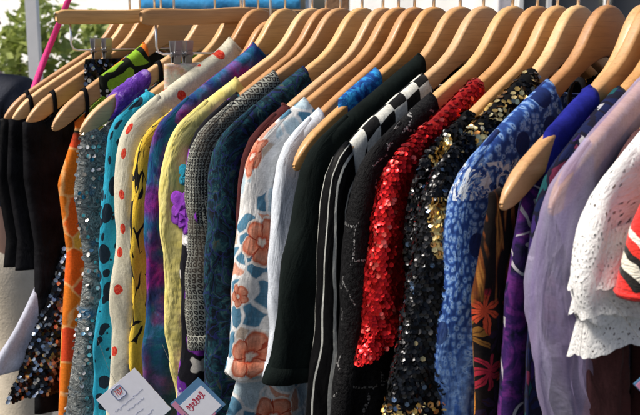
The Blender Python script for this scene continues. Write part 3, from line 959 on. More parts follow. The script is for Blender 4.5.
sk = skirt(-.36, 'flared black skirt covered in silver and blue sequins, hanging by clips', 'black_cloth', 11, .135, .290, .56, -.072,
           [(M['seq_mixed'], .0056, .0034, None, .25)])
rng = random.Random(12)
V, F, U = body_mesh(rng, .15, .0005, .525, .21, .325, .006, lambda a: -.37, amp=.005, round_w=.004)
V = np.array(V)
for i, p in enumerate(V):
    hwz = np.interp(-p[2], [.10, .165, .24, .34, .525], [.15, .146, .22, .21, .325]); s = p[1]/hwz; q = (-p[2]-.10)/.425
    V[i, 0] += -bow(p[1]) - .022; V[i, 1] = s*(.175 + .14*max(0, q)**3.2)
piece('lining', V, F, U, M['lining'], sk)
skirt(-.155, 'pale pink floral skirt gripped in steel clips behind the cream blouse', 'palefloral', 13, .135, .17, .55, -.072, b=.008)

g = loop_dress('print_blouse', -.325, 'orange print top with a green yoke hanging by black loops', 'top', 'orange', 21, rz=6.5, W=.190, la=.17, L=.72, hw_mid=.208, hem_hw=.256, b=.018)
rng = random.Random(5)
ksel = lambda p, uv, r: r.random() < .40
garment('strap_blouse', -.319, 'lime green and black print top with shoulder straps behind the orange one', 'top', 'green', 20, rz=6.5, neck=.062, W=.146, L=.30, b=.0125, hw_mid=.15, hem_hw=.15, front_drop=.12, amp=.003)
loop_dress('beaded_dress', -.222, 'grey cord knit dress with silver beads and blue patches', 'dress', 'greyknit', 22, W=.226, la=.10, L=.72, hw_mid=.228, hem_hw=.300, b=.024,
           seq=[(M['seq_silver'], .0075, .0030, ksel, .5)], amp=.005)
garment('blouse', -.162, 'teal blouse with black splotches and dots', 'blouse', 'teal', 23, neck=.152, L=.70, b=.014, W=.208, sleeve=dict(L=.66, hw=.05, flare=.12, b=.014, start=.04), hw_mid=.15, hem_hw=.16)
garment('blouse', -.124, 'cream blouse with scattered red dots', 'blouse', 'dots', 24, neck=.048, L=.70, b=.021, W=.212, front_drop=.03, sleeve=dict(L=.62, hw=.05, flare=.09, b=.021, cap_b=.015, amp=.005), hw_mid=.15, hem_hw=.16)
garment('blouse', -.098, 'yellow blouse with black looping lines', 'blouse', 'yellowblack', 25, neck=.16, L=.7, b=.010, W=.208, sleeve=dict(L=.52, hw=.05, flare=.05, b=.012, start=.035), hw_mid=.15, hem_hw=.16, dz=-.016)
garment('tie_dye_blouse', -.068, 'dark blue and purple tie dye top', 'top', 'tiedye', 26, neck=.052, L=.72, b=.018, W=.204, front_drop=.03, sleeve=dict(L=.66, hw=.05, flare=.06, b=.017), hw_mid=.15, hem_hw=.16)
garment('pale_yellow_blouse', -.015, 'pale yellow crinkled top with long narrow sleeves', 'top', 'yellow', 27, neck=.122, L=.70, b=.015, W=.219, sleeve=dict(L=.64, hw=.052, flare=.02, b=.018, bend=-.25), hw_mid=.15, hem_hw=.15)
pb = garment('print_blouse', .011, 'black top printed with purple and white flowers', 'top', 'purple', 28, neck=.14, L=.70, b=.012, W=.203, sleeve=dict(L=.62, hw=.055, flare=.07, b=.016), hw_mid=.15, hem_hw=.15)
def rosette(parent, c, rad, mat, seed, name='flower_trim'):
    """gathered cloth flower sewn on the outside of the sleeve, facing out from the rail"""
    rng = random.Random(seed); V = []; F = []; U = []; n = 72; m = 9
    lay = 0
    for L_, (r0, dep) in enumerate(((1.0, 0), (.74, .0022), (.42, .0042))):
        b0 = len(V); p1 = rng.uniform(0, 6)
        for j in range(m):
            t_ = j/(m-1)
            for q in range(n):
                an = 2*math.pi*q/n
                wv = math.sin(5*an+p1) + .35*math.sin(9*an+p1*2)
                r = rad*r0*t_*(1+.13*math.sin(5*an+p1+1.2)*t_ + .04*math.sin(2*an+p1))
                V.append((c[0] + r*math.cos(an), c[1] - dep - .0019*t_*wv - .003*(1-t_), c[2] + r*math.sin(an))); U.append((r*math.cos(an), r*math.sin(an)))
        for j in range(m-1):
            for q in range(n): F.append((b0+j*n+q, b0+j*n+(q+1) % n, b0+(j+1)*n+(q+1) % n, b0+(j+1)*n+q))
    o = mesh_obj(name, V, F, mat, parent, True, U); add_solid(o, .0006)
    return o
M['trim_purple'] = plain('purple_trim_cloth', (.17, .03, .32), .8, .4, .05, wr=.8)
M['trim_teal'] = plain('teal_trim_cloth', (.01, .17, .26), .8, .4, .05, wr=.8)
M['trim_white'] = plain('white_trim_cloth', (.55, .55, .56), .8, .15, .05, wr=.8)
rosette(pb, (.006, -.250, -.232), .025, M['trim_purple'], 3)
rosette(pb, (.006, -.243, -.192), .015, M['trim_teal'], 4)
rosette(pb, (.016, -.246, -.268), .014, M['trim_white'], 5)
garment('woven_blouse', .037, 'grey, black and cream geometric woven blouse with short sleeves', 'blouse', 'woven', 29, neck=.105, L=.70, b=.014, W=.218, sleeve=dict(L=.392, Lin=.375, hw=.055, flare=.02, b=.018), hw_mid=.15, hem_hw=.16)
garment('paisley_blouse', .075, 'dark teal paisley blouse with full sleeves', 'blouse', 'paisley', 30, neck=.094, L=.70, b=.019, W=.220, sleeve=dict(L=.66, hw=.055, flare=.05, b=.022), hw_mid=.155, hem_hw=.16)
garment('maroon_blouse', .110, 'thin dark maroon top pressed behind the floral blouse', 'top', 'maroon', 31, neck=.15, L=.60, b=.010, W=.205, sleeve=dict(L=.40, hw=.05, flare=.0, b=.011, start=.04), hw_mid=.15, hem_hw=.15)
garment('floral_blouse', .135, 'white blouse with coral flowers and steel blue leaves', 'blouse', 'floral', 32, neck=.145, L=.50, b=.013, W=.219, sleeve=dict(L=.388, Lin=.405, hw=.062, flare=.15, b=.021, rough_hem=.004, amp=.005), hw_mid=.222, hem_hw=.30, scallop=.010)
garment('shirt', .160, 'plain pale blue white shirt beside the floral blouse', 'shirt', 'shirt', 33, neck=.150, L=.40, b=.012, W=.200, sleeve=dict(L=.392, hw=.055, flare=.09, b=.017, start=.04), hw_mid=.16, hem_hw=.16)
garment('strap_blouse', .189, 'dark top with a bright blue printed strap round the hanger', 'top', 'blueprint', 34, neck=.092, W=.148, L=.50, b=.0125, hw_mid=.15, hem_hw=.15, front_drop=.14, amp=.003)
garment('jacket', .227, 'plain greenish black jacket with wide sleeves', 'jacket', 'jacket', 35, neck=.064, L=.68, b=.017, W=.222, front_drop=.12, sleeve=dict(L=.366, Lin=.38, hw=.075, flare=.27, b=.024, amp=.004), hw_mid=.17, hem_hw=.18)
garment('check_blouse', .259, 'blouse with black and white check shoulders and striped satin sleeves', 'blouse', 'check', 36, neck=.092, L=.68, b=.016, W=.218, sleeve=dict(L=.64, hw=.05, flare=.10, b=.019, start=.012, cap_b=.0125), sleeve_mat='stripe', hw_mid=.15, hem_hw=.16)
garment('beaded_jacket', .297, 'black jacket with rows of tiny silver beads', 'jacket', 'beaded', 37, neck=.125, L=.68, b=.018, W=.220, sleeve=dict(L=.64, hw=.055, flare=.12, b=.021, amp=.004), hw_mid=.155, hem_hw=.16)
garment('sequin_blouse', .328, 'bright red sequin top', 'top', 'red_cloth', 38, neck=.093, L=.50, b=.014, W=.214, sleeve=dict(L=.325, Lin=.255, hw=.052, flare=.22, b=.022, amp=.004), hw_mid=.15, hem_hw=.15,
        seq=[(M['seq_red'], .0044, .0026, None, .15)], amp=.004)
bk = lambda p, uv, r: True
gold_zone = lambda p, uv, r: (-.215 < p[1] < -.185 and p[2] > -.19 and p[0] > 0)
not_gold = lambda p, uv, r: not gold_zone(p, uv, r)
garment('sequin_blouse', .352, 'black top with gold sequin swirls on its shoulder', 'top', 'black_cloth', 39, neck=.135, L=.46, b=.011, W=.200, sleeve=dict(L=.26, Lin=.26, hw=.045, flare=.0, b=.012, amp=.003, start=.04), hw_mid=.15, hem_hw=.15,
        seq=[(M['seq_gold'], .0044, .0027, gold_zone, .45), (M['seq_black'], .0044, .0026, not_gold, .3)], amp=.003)
gz2 = lambda p, uv, r: (abs(p[1]) < .096 and p[2] > -.10 and r.random() < .4) or (.105 < abs(p[1]) < .178 and p[2] > -.16 and math.sin(abs(p[1])*75-.6)+.6*math.sin(p[2]*140+p[0]*200) > -1.45 and r.random() < .9) or (.19 < abs(p[1]) < .235 and -.215 < p[2] < -.165 and p[0] > 0) or (p[1] < -.15 and -.355 < p[2] < -.338 and r.random() < .6)
ng2 = lambda p, uv, r: not gz2(p, uv, random)
garment('sequin_blouse', .376, 'long black sequin top with a gold sequin neck edge', 'top', 'black_cloth', 40, neck=.078, L=.56, b=.015, W=.221, sleeve=dict(L=.52, hw=.07, flare=.29, b=.024, amp=.006), hw_mid=.16, hem_hw=.17,
        seq=[(M['seq_gold'], .0044, .0027, gz2, .45), (M['seq_black'], .0042, .0024, ng2, .20)], amp=.004, rz=3)
garment('batik_blouse', .409, 'blue batik blouse with dark dots on the shoulder', 'blouse', 'blue', 41, neck=.090, L=.64, b=.016, W=.213, sleeve=dict(L=.60, hw=.055, flare=.10, b=.021), hw_mid=.155, hem_hw=.16)
loop_dress('leaf_dress', .438, 'black dress printed with orange and red leaves', 'dress', 'leaf', 42, W=.218, la=.09, L=.64, b=.013, hw_mid=.222, hem_hw=.226)
garment('strap_dress', .458, 'dark purple swirl printed dress with royal blue shoulder straps', 'dress', 'dkpurple', 43, neck=.100, W=.163, L=.64, b=.0135, hw_mid=.212, hem_hw=.215, front_drop=.14, amp=.004, wide=.196)
garment('print_blouse', .480, 'dark multicolour print blouse squeezed behind the lilac one', 'blouse', 'multi', 45, neck=.088, L=.60, b=.010, W=.190, sleeve=dict(L=.42, hw=.05, flare=-.05, b=.010), hw_mid=.15, hem_hw=.15)
garment('lilac_blouse', .495, 'sheer lilac organza blouse with wide soft sleeves', 'blouse', 'lilac', 46, neck=.079, L=.62, b=.018, W=.212, sleeve=dict(L=.56, hw=.065, flare=-.20, b=.019, bend=-.1, amp=.014, nu=72, nv=70), hw_mid=.16, hem_hw=.17, thick=False, amp=.011)
garment('pink_dress', .520, 'dark rose dress showing below the white crochet hem', 'dress', 'pink', 47, neck=.12, L=.64, b=.010, W=.165, sleeve=dict(L=.5, hw=.05, flare=-.05, b=.014), hw_mid=.14, hem_hw=.14, amp=.009)
cr = garment('crochet_blouse', .540, 'white crochet top with ruffled lace sleeves', 'top', 'lace', 48, neck=.085, L=.245, b=.016, W=.222, sleeve=dict(L=.235, Lin=.25, hw=.08, flare=-.02, b=.022, rough_hem=.004, amp=.010), hw_mid=.18, hem_hw=.19, thick=False)
def ruffle(parent, ac, hl, bb, z0, dz, seed, sg=-1, mat='lace'):
    rng = random.Random(seed); p1, p2 = rng.uniform(0, 6), rng.uniform(0, 6)
    V = []; F = []; U = []; n = 150; m = 14
    for j in range(m):
        t_ = j/(m-1)
        for q in range(n):
            ph = 2*math.pi*q/n
            wv = math.sin(6*ph+p1+.8*math.sin(2*ph+p2)) + .45*math.sin(11*ph+p2+1.5*t_)
            sc = 1 + .05*t_ + .026*t_*wv
            z = z0 - dz*t_ - .0018*t_*wv - .0015*t_*abs(math.sin(14*ph)) + .005*math.sin(ph*2+p1)
            V.append((bb*sc*math.sin(ph)*(1+.5*t_) + bow(ac), sg*(ac + hl*sc*math.cos(ph)), z)); U.append((q*.0034, t_*dz*1.3))
    for j in range(m-1):
        for q in range(n): F.append((j*n+q, j*n+(q+1) % n, (j+1)*n+(q+1) % n, (j+1)*n+q))
    return mesh_obj('ruffle', V, F, M[mat], parent, True, U)
for sg in (-1, 1):
    for (ac, hl, bb, z0, dz, sd) in ((.156, .078, .019, -.168, .040, 1), (.153, .079, .020, -.196, .040, 2), (.150, .078, .020, -.222, .042, 3)):
        ruffle(cr, ac, hl, bb, z0, dz, sd+sg, sg)
garment('striped_knit', .582, 'red, black and cream striped knit top at the right end', 'top', 'redknit', 49, neck=.09, L=.40, b=.017, W=.222, sleeve=dict(L=.205, Lin=.23, hw=.075, flare=.25, b=.024, amp=.006), hw_mid=.16, hem_hw=.16)

# purple scarf knotted on a hanger arm
def wrap_band(t, a1, a2, mat, label, seed):
    rng = random.Random(seed); V = []; F = []; U = []; n = 28; m = 16
    for j in range(m):
        a = a1 + (a2-a1)*j/(m-1)
        zt, zb = ztop(a)+.006, zbot(a)-.006
        for q in range(n):
            an = 2*math.pi*q/n
            rr = 1 + .05*math.sin(j*2.3 + 2.2*math.sin(an)) + .03*math.sin(3*an+j)
            rr *= 1 - .18*(abs(2*j/(m-1)-1))**6
            V.append((.0125*rr*math.cos(an) + bow(a), a + .006*math.sin(an+.5), (zt+zb)/2 + (zt-zb)/2*rr*math.sin(an)))
            U.append((q*.004, a))
    for j in range(m-1):
        for q in range(n): F.append((j*n+q, j*n+(q+1) % n, (j+1)*n+(q+1) % n, (j+1)*n+q))
    o = empty('scarf', (t, 0, NZ), 0, label, 'scarf')
    w = mesh_obj('wrap', V, F, M[mat], o, True, U); add_solid(w, .0015)
    b = MB()
    am = (a1+a2)/2
    for s in (-1, 1):
        pts = [(.010, am, zbot(am)-.002), (.014, am+s*.006, zbot(am)-.02), (.013, am+s*.011, zbot(am)-.045), (.012, am+s*.013, zbot(am)-.07)]
        b.tube(pts, [.004, .007, .008, .006], 8)
    b.build('tail', M[mat], o, True)
wrap_band(-.222, -.178, -.122, 'scarf', 'purple patterned scarf wrapped round a bare hanger arm', 3)

# pink ribbon hanging at the left end
V = []; F = []
pts = [(-.492, -.016, RZ+.0127), (-.493, -.040, RZ-.02), (-.495, -.082, NZ+.018), (-.497, -.105, NZ-.03), (-.498, -.128, NZ-.075), (-.500, -.17, NZ-.17), (-.50, -.19, NZ-.30)]
n = 30
for i in range(n):
    t_ = i/(n-1)*(len(pts)-1); k_ = min(int(t_), len(pts)-2); fr = t_-k_
    p = [pts[k_][q]*(1-fr)+pts[k_+1][q]*fr for q in range(3)]
    tw = .35+.25*math.sin(i*.35)
    for s in (-1, 1): V.append((p[0]+s*.0062*math.sin(tw), p[1]+s*.0062*math.cos(tw), p[2]+s*.0022))
for i in range(n-1): F.append((2*i, 2*i+1, 2*i+3, 2*i+2))
o = mesh_obj('ribbon', V, F, M['ribbon'], None, True, [(p[1], p[2]) for p in V]); add_solid(o, .0008)
tag(o, 'bright pink ribbon trailing from the left end of the rail', 'ribbon')

# ------------------------------------------------------------------ swing tags
CAM = Vector((.914, -.8525, 1.5))
FWD = Vector((-.7314, .6820, 0)); RGT = Vector((.6820, .7314, 0))
def tag_card(name, loc, roll, label, build, tilt=-4, yaw=0):
    o = empty(name, loc, 0, label, 'price tag')
    q = Matrix.Rotation(R(47+yaw), 4, 'Z') @ Matrix.Rotation(R(90+tilt), 4, 'X') @ Matrix.Rotation(R(roll), 4, 'Z')
    o.matrix_world = Matrix.Translation(Vector(loc)) @ q
    build(o)
    return o
def wavy_card(o, w, h, mat, name='card', wave=.0003):
    pts = []
    n = 18
    for (x0, y0, x1, y1) in ((-w/2, h/2, -w/2, -h/2), (-w/2, -h/2, w/2, -h/2), (w/2, -h/2, w/2, h/2), (w/2, h/2, -w/2, h/2)):
        for i in range(n):
            s = i/n; nx, ny = (y1-y0), -(x1-x0); l = math.hypot(nx, ny)
            d = wave*math.sin(i*2*math.pi/3)
            pts.append((x0+(x1-x0)*s+nx/l*d, y0+(y1-y0)*s+ny/l*d))
    m = len(pts)
    V = [(x, y, .0004+.6*(x*x)*.8) for x, y in pts] + [(x, y, -.0004+.6*(x*x)*.8) for x, y in pts]
    F = [tuple(range(m)), tuple(range(2*m-1, m-1, -1))] + [(i, m+i, m+(i+1) % m, (i+1) % m) for i in range(m)]
    return mesh_obj(name, V, F, mat, o, False)

def build_white(o):
    w, h = .0625, .068
    c = wavy_card(o, w, h, M['card'])
    for v in c.data.vertices: v.co.z = .0004 if v.co.z > (.48*v.co.x*v.co.x) else -.0004
    b = MB(); cx, cy, s = -.004, h/2-.0105, .0080
    ring = []
    for i in range(33):
        an = 2*math.pi*i/32 + R(45)
        rr = s*(1.02 + .14*math.cos(4*(an-R(45))))
        ring.append((cx+rr*math.cos(an), cy+rr*math.sin(an), .0008))
    b.tube(ring, .0006, 5, caps=False); b.build('stamp_outline', M['ink'], o)
    cu = bpy.data.curves.new('number', 'FONT'); cu.body = '107'; cu.size = .0088; cu.align_x = 'CENTER'; cu.align_y = 'CENTER'; cu.extrude = .0001; cu.offset = .0001
    tmp = bpy.data.objects.new('number', cu); COL.objects.link(tmp); cu.materials.append(M['stamp_red'])
    me = bpy.data.meshes.new_from_object(tmp.evaluated_get(bpy.context.evaluated_depsgraph_get())); bpy.data.objects.remove(tmp)
    t = bpy.data.objects.new('number', me); COL.objects.link(t); t.parent = o; t.location = (cx, cy, .0007)
    t.rotation_euler = (0, 0, R(-10)); t.scale = (.80, 1.25, 1)
    b = MB()
    for (x0, y0, ln, ph) in ((-.024, .0075, .045, 0), (-.011, -.0015, .026, 2), (-.024, -.011, .03, 4), (-.02, -.021, .034, 5)):
        pts = []; n = int(ln/.00045)
        word = math.sin
        for i in range(n):
            x = x0+ln*i/n
            gap = .12 if math.sin(i*.21+ph) < -.75 else 1
            pts.append((x + gap*.0006*math.sin(i*.71), y0 + gap*(.0011*math.sin(i*.66+ph)*(.5+.5*math.sin(i*.13+ph)) + .0007*math.sin(i*.29)), .0006))
        b.tube(pts, .00013, 4)
    b.build('handwriting', M['ink'], o)
    b = MB(); b.tube([(0, h/2-.003, 0), (.004, h/2+.02, -.006), (.012, h/2+.06, -.03)], .00018, 5); b.build('string', M['string'], o)
def build_colour(o):
    w, h = .043, .042
    wavy_card(o, w, h, M['card_blue'], 'card', .0)
    for v in o.children[-1].data.vertices: v.co.z = .0004 if v.co.z > (.48*v.co.x*v.co.x) else -.0004
    b = MB(); b.box((.0005, -.003, .0007), (.034, .031, .0004)); b.build('label_panel', M['card'], o)
    b = MB(); b.box((-w/2+.0035, -.003, .0007), (.006, .045, .0004)); b.box((-.008, -h/2+.001, .0006), (.03, .002, .0006)); b.build('border', M['card_pink'], o)
    b = MB(); pts = []
    for i in range(30):
        pass
    for i in range(70):
        a_ = i*.62
        pts.append((-.011 + i*.00034 + .0017*math.cos(a_), .003 + (.0030+.0014*math.sin(i*.23))*math.sin(a_) + i*.00003, .0012))
    b.tube(pts, [.0006+.0003*math.sin(i*.62+1) for i in range(70)], 6)
    for q in range(len(b.v)):
        x, y, z = b.v[q]; b.v[q] = (x, y, .0010 + (z-.0012)*.1)
    b.build('script', M['card_red'], o)
    b = MB(); b.tube([(-.019+.0011*math.sin(i*.8), -.004+.0007*i, .0010) for i in range(12)], .0004, 5); b.build('handwriting', M['ink'], o)
    b = MB(); b.tube([(0, h/2-.003, 0), (.004, h/2+.02, -.006), (.010, h/2+.05, -.03)], .00018, 5); b.build('string', M['string'], o)
TW = ((-.053, -.263, 1.034), (.110, -.283, 1.090), (.617, -.232, 1.246))
tag_card('swing_tag', TW[0], 40, 'white card with a red 107 stamp and blue handwriting', build_white)
tag_card('swing_tag', TW[1], 44, 'blue edged card with crimson script below the grey woven sleeve', build_colour)
tag_card('swing_tag', TW[2], 44, 'blue edged card with crimson script below the white crochet top', build_colour)

# ================================================================== THE PLACE BEHIND
def ground():
    k = NB('pavement')
    v = k.obj()
    a = k.noise(v, 3, 6, .65); b = k.noise(v, 90, 3, .7)
    k.bs(Base_Color=k.mix(.3, k.ramp(a[0], [(.3, (.085, .082, .078)), (.7, (.14, .135, .128))]), k.ramp(b[0], [(.3, (.05, .05, .048)), (.7, (.20, .19, .18))])), Roughness=.9, Normal=k.bump(b[0], .4, .01))
    n = 40; S = 120
    V = [((i/n-.5)*2*S, (j/n-.5)*2*S, 0) for j in range(n+1) for i in range(n+1)]
    F = [(j*(n+1)+i, j*(n+1)+i+1, (j+1)*(n+1)+i+1, (j+1)*(n+1)+i) for j in range(n) for i in range(n)]
    o = mesh_obj('ground', V, F, k.m); tag(o, kind='structure')
ground()

def leafmat(name, c1, c2):
    k = NB(name)
    r = k.n('ShaderNodeNewGeometry').outputs['Random Per Island']
    k.bs(Base_Color=k.ramp(r, [(0, c1), (.6, c2), (1, tuple(min(1, q*1.5) for q in c2))]), Roughness=.5)
    tl = k.n('ShaderNodeBsdfTranslucent', None, Color=(*c2, 1))
    mx = k.n('ShaderNodeMixShader', None, Fac=.35, i1=k.b.outputs[0], i2=tl.outputs[0])
    k.t.links.new(mx.outputs[0], k.out.inputs[0])
    return k.m
M['leaf1'] = leafmat('light_leaves', (.10, .16, .03), (.36, .42, .12))
M['leaf2'] = leafmat('dark_leaves', (.03, .07, .02), (.08, .14, .03))
M['bark'] = plain_obj('bark', (.10, .075, .05), (.20, .15, .11), 14, .9, .6)
def bush(name, loc, rx, rz, n, mat, label, cat, seed, trunk=.3):
    rng = random.Random(seed)
    o = empty(name, loc, 0, label, cat)
    V = []; F = []
    cl = [(rng.gauss(0, .45), rng.gauss(0, .45), rng.uniform(-.7, .8), rng.uniform(.18, .42)) for _ in range(22)]
    for i in range(n):
        c = rng.choice(cl)
        d = Vector((rng.gauss(0, 1), rng.gauss(0, 1), rng.gauss(0, 1))).normalized()*c[3]*rng.uniform(.5, 1.05)
        p = Vector(((c[0]+d.x)*rx, (c[1]+d.y)*rx, trunk + rz + (c[2]+d.z)*rz))
        a = Vector((rng.gauss(0, 1), rng.gauss(0, 1), rng.gauss(0, .6))).normalized(); q = a.orthogonal().normalized()
        q = Matrix.Rotation(rng.uniform(0, 6.3), 3, a) @ q
        s = rng.uniform(.03, .06)*(1 if rz < 1.5 else 2.2)
        b = len(V)
        V += [p - a*s, p + q*s*.42 + a*s*.1, p + a*s*1.1, p - q*s*.42 + a*s*.1]
        F.append((b, b+1, b+2, b+3))
    mesh_obj('foliage', V, F, M[mat], o, False)
    b = MB()
    b.tube([(0, 0, 0), (.02, .01, trunk*.6), (.0, .03, trunk+rz*.6)], [.05*rx+.02, .04*rx+.015, .015], 8)
    for c in cl[:9]: b.tube([(0, .01, trunk*.7), (c[0]*rx*.5, c[1]*rx*.5, trunk+rz*(.6+c[2]*.3)), (c[0]*rx, c[1]*rx, trunk+rz*(1+c[2]*.8))], [.02, .012, .005], 6)
    b.build('trunk' if rz > 1.5 else 'stem', M['bark'], o, True)
M['canvas'] = plain_obj('white_canvas', (.74, .74, .73), (.82, .82, .81), 5, .8, .15)
M['white_pole'] = plain_obj('white_painted_metal', (.74, .74, .74), (.82, .82, .82), 5, .4, .05)
M['tarp'] = plain_obj('blue_tarpaulin', (.02, .20, .50), (.04, .32, .66), 4, .45, .6)
M['greypanel'] = plain_obj('dark_grey_panel', (.05, .055, .065), (.075, .08, .09), 4, .7, .1)
M['timber'] = plain_obj('brown_timber', (.22, .11, .05), (.34, .18, .09), 8, .7, .3)
M['greycloth'] = plain_obj('grey_lavender_cloth', (.34, .33, .38), (.48, .47, .52), 6, .8, .2)

def at(px, dist, z):
    """ground plan: a direction from where the photographer stands, and a distance"""
    p = CAM + FWD*dist + RGT*(px*dist)
    return Vector((p.x, p.y, z))
RZROT = R(47)
def sheet(x0, x1, z0, z1, dist, nx=24, nz=14, wave=.03, th=.006, seed=0, sag=0):
    rng = random.Random(seed); ph = rng.uniform(0, 6)
    V = []; F = []
    for j in range(nz+1):
        for i in range(nx+1):
            s = i/nx; t = j/nz
            x = x0+(x1-x0)*s
            p = at(x/dist, dist + wave*math.sin(x*14+ph)*(1-.4*t)+wave*.5*math.sin(x*31+t*3), z0+(z1-z0)*t - sag*math.sin(math.pi*s)*(1-t))
            V.append(p)
    for j in range(nz):
        for i in range(nx): F.append((j*(nx+1)+i, j*(nx+1)+i+1, (j+1)*(nx+1)+i+1, (j+1)*(nx+1)+i))
    return V, F

bush('bush', at(-.318, 5.3, 0), .46, .70, 2600, 'leaf1', 'yellow green leafy bush growing behind the white pole', 'bush', 1, .25)
bush('bush', at(-.42, 5.2, 0), .5, .60, 1500, 'leaf2', 'darker green bush behind the person in navy', 'bush', 2, .2)
bush('bush', (-8.2, 3.6, 0), .9, .62, 1500, 'leaf1', 'light green bush farther back beside the white tent wall', 'bush', 3, .3)
bush('tree', (-14.0, 4.2, 0), 2.6, 2.4, 3200, 'leaf1', 'leafy tree far behind the left end of the rail', 'tree', 4, 1.4)

# white market tents in a row behind, parallel to the rail
def wall_sheet(x0, x1, y, z0, z1, nx=30, nz=12, wave=.03, seed=0):
    rng = random.Random(seed); ph = rng.uniform(0, 6); V = []; F = []
    for j in range(nz+1):
        for i in range(nx+1):
            s = i/nx; t = j/nz; x = x0+(x1-x0)*s
            V.append((x, y + wave*math.sin(x*9+ph)*(1-.4*t) + wave*.5*math.sin(x*23+t*3), z0+(z1-z0)*t))
    for j in range(nz):
        for i in range(nx): F.append((j*(nx+1)+i, j*(nx+1)+i+1, (j+1)*(nx+1)+i+1, (j+1)*(nx+1)+i))
    return V, F
def child_at(o, V):
    return [Vector(v)-o.location for v in V]
def market_tent(x0, x1, y, depth, label, seed):
    o = empty('market_tent', ((x0+x1)/2, y, 0), 0, label, 'tent', 'white market tents behind the rail')
    V, F = wall_sheet(x0, x1, y, .02, 2.35, 40, 12, .02, seed); w = mesh_obj('side_wall', child_at(o, V), F, M['canvas'], o); add_solid(w, .004)
    V, F = wall_sheet(x0-.06, x1+.06, y-.05, 2.28, 2.55, 40, 3, .015, seed); w = mesh_obj('valance', child_at(o, V), F, M['canvas'], o); add_solid(w, .004)
    c0 = [Vector((x0-.06, y-.05, 2.55)), Vector((x1+.06, y-.05, 2.55)), Vector((x1+.06, y+depth, 2.55)), Vector((x0-.06, y+depth, 2.55))]
    ap = sum(c0, Vector())/4; ap.z = 3.5
    w = mesh_obj('roof', child_at(o, c0+[ap]), [(0, 1, 4), (1, 2, 4), (2, 3, 4), (3, 0, 4)], M['canvas'], o, False); add_solid(w, .004)
    for x, yy in ((x0, y+.06), (x1, y+.06), (x0, y+depth-.05), (x1, y+depth-.05)):
        b = MB(); q = Vector((x, yy, 0)) - o.location; b.tube([q, q + Vector((0, 0, 2.5))], .025, 10); b.build('pole', M['white_pole'], o, True)
    return o
market_tent(-11.5, -4.75, 3.2, 3.0, 'long white market tent behind the left end of the rail', 1)
market_tent(-3.3, -1.75, 3.3, 2.4, 'small white market tent behind the middle of the rail', 2)

# white pole of the stall itself
o = empty('canopy_pole', at(-.2935, 4.0, 0), 0, 'white square pole standing left of the pink ribbon', 'pole')
b = MB(); b.box((0, 0, 1.30), (.045, .045, 2.58), Matrix.Rotation(RZROT, 3, 'Z')); b.build('post', M['white_pole'], o)
b = MB(); b.box((0, 0, .006), (.16, .16, .012), Matrix.Rotation(RZROT, 3, 'Z')); b.box((0, 0, .14), (.056, .056, .25), Matrix.Rotation(RZROT, 3, 'Z')); b.build('foot_plate', M['steel'], o)

# blue tarpaulin on a frame behind the rail
o = empty('tarpaulin_screen', (-3.6, 2.55, 0), 0, 'bright blue tarpaulin stretched between posts behind the hangers', 'screen')
V, F = wall_sheet(-4.38, -2.86, 2.55, 1.545, 2.35, 30, 14, .022, 2); w = mesh_obj('tarpaulin', child_at(o, V), F, M['tarp'], o); add_solid(w, .003)
for x in (-4.36, -3.6, -2.88):
    b = MB(); q = Vector((x, 2.61, 0)) - o.location; b.tube([q, q+Vector((0, 0, 2.4))], .02, 8); b.build('post', M['white_pole'], o, True)
# brown timber post and a pale board beside it
o = empty('timber_post', at(.018, 4.6, 0), 0, 'brown timber post to the right of the blue tarpaulin', 'post')
b = MB(); b.box((0, 0, 1.2), (.10, .10, 2.4), Matrix.Rotation(RZROT, 3, 'Z')); b.box((0, 0, .06), (.2, .2, .12), Matrix.Rotation(RZROT, 3, 'Z')); b.build('post', M['timber'], o)
b = MB(); b.box((0, 0, 2.43), (.16, .16, .06), Matrix.Rotation(RZROT, 3, 'Z')); b.build('cap', M['timber'], o)
# dark grey display panels at the right
o = empty('display_screen', at(.245, 4.2, 0), 0, 'dark grey display panels in white frames behind the right end', 'screen')
rot = Matrix.Rotation(RZROT, 3, 'Z')
for x0, x1 in ((.87, .965), (.985, 1.19), (1.25, 1.75)):
    b = MB(); p = at((x0+x1)/2/4.2, 4.2, 1.15) - o.location; b.box(p, (x1-x0, .02, 1.9), rot); b.build('panel', M['greypanel'], o)
for x in (.855, .975, 1.22):
    b = MB(); p = at(x/4.18, 4.18, 1.1) - o.location; b.box(p, (.018, .03, 2.2), rot); b.build('frame_post', M['white_pole'], o)
o = empty('stall_cloth', at(.19, 4.4, 0), 0, 'pale grey cloth hanging left of the dark panels', 'cloth')
V, F = sheet(.79, .86, .1, 2.1, 4.35, 8, 10, .01, seed=5); w = mesh_obj('drape', child_at(o, V), F, M['greycloth'], o); add_solid(w, .003)
V, F = sheet(.785, .865, 2.1, 2.14, 4.35, 8, 2, .0, seed=5); w = mesh_obj('top_hem', child_at(o, V), F, M['canvas'], o); add_solid(w, .02)

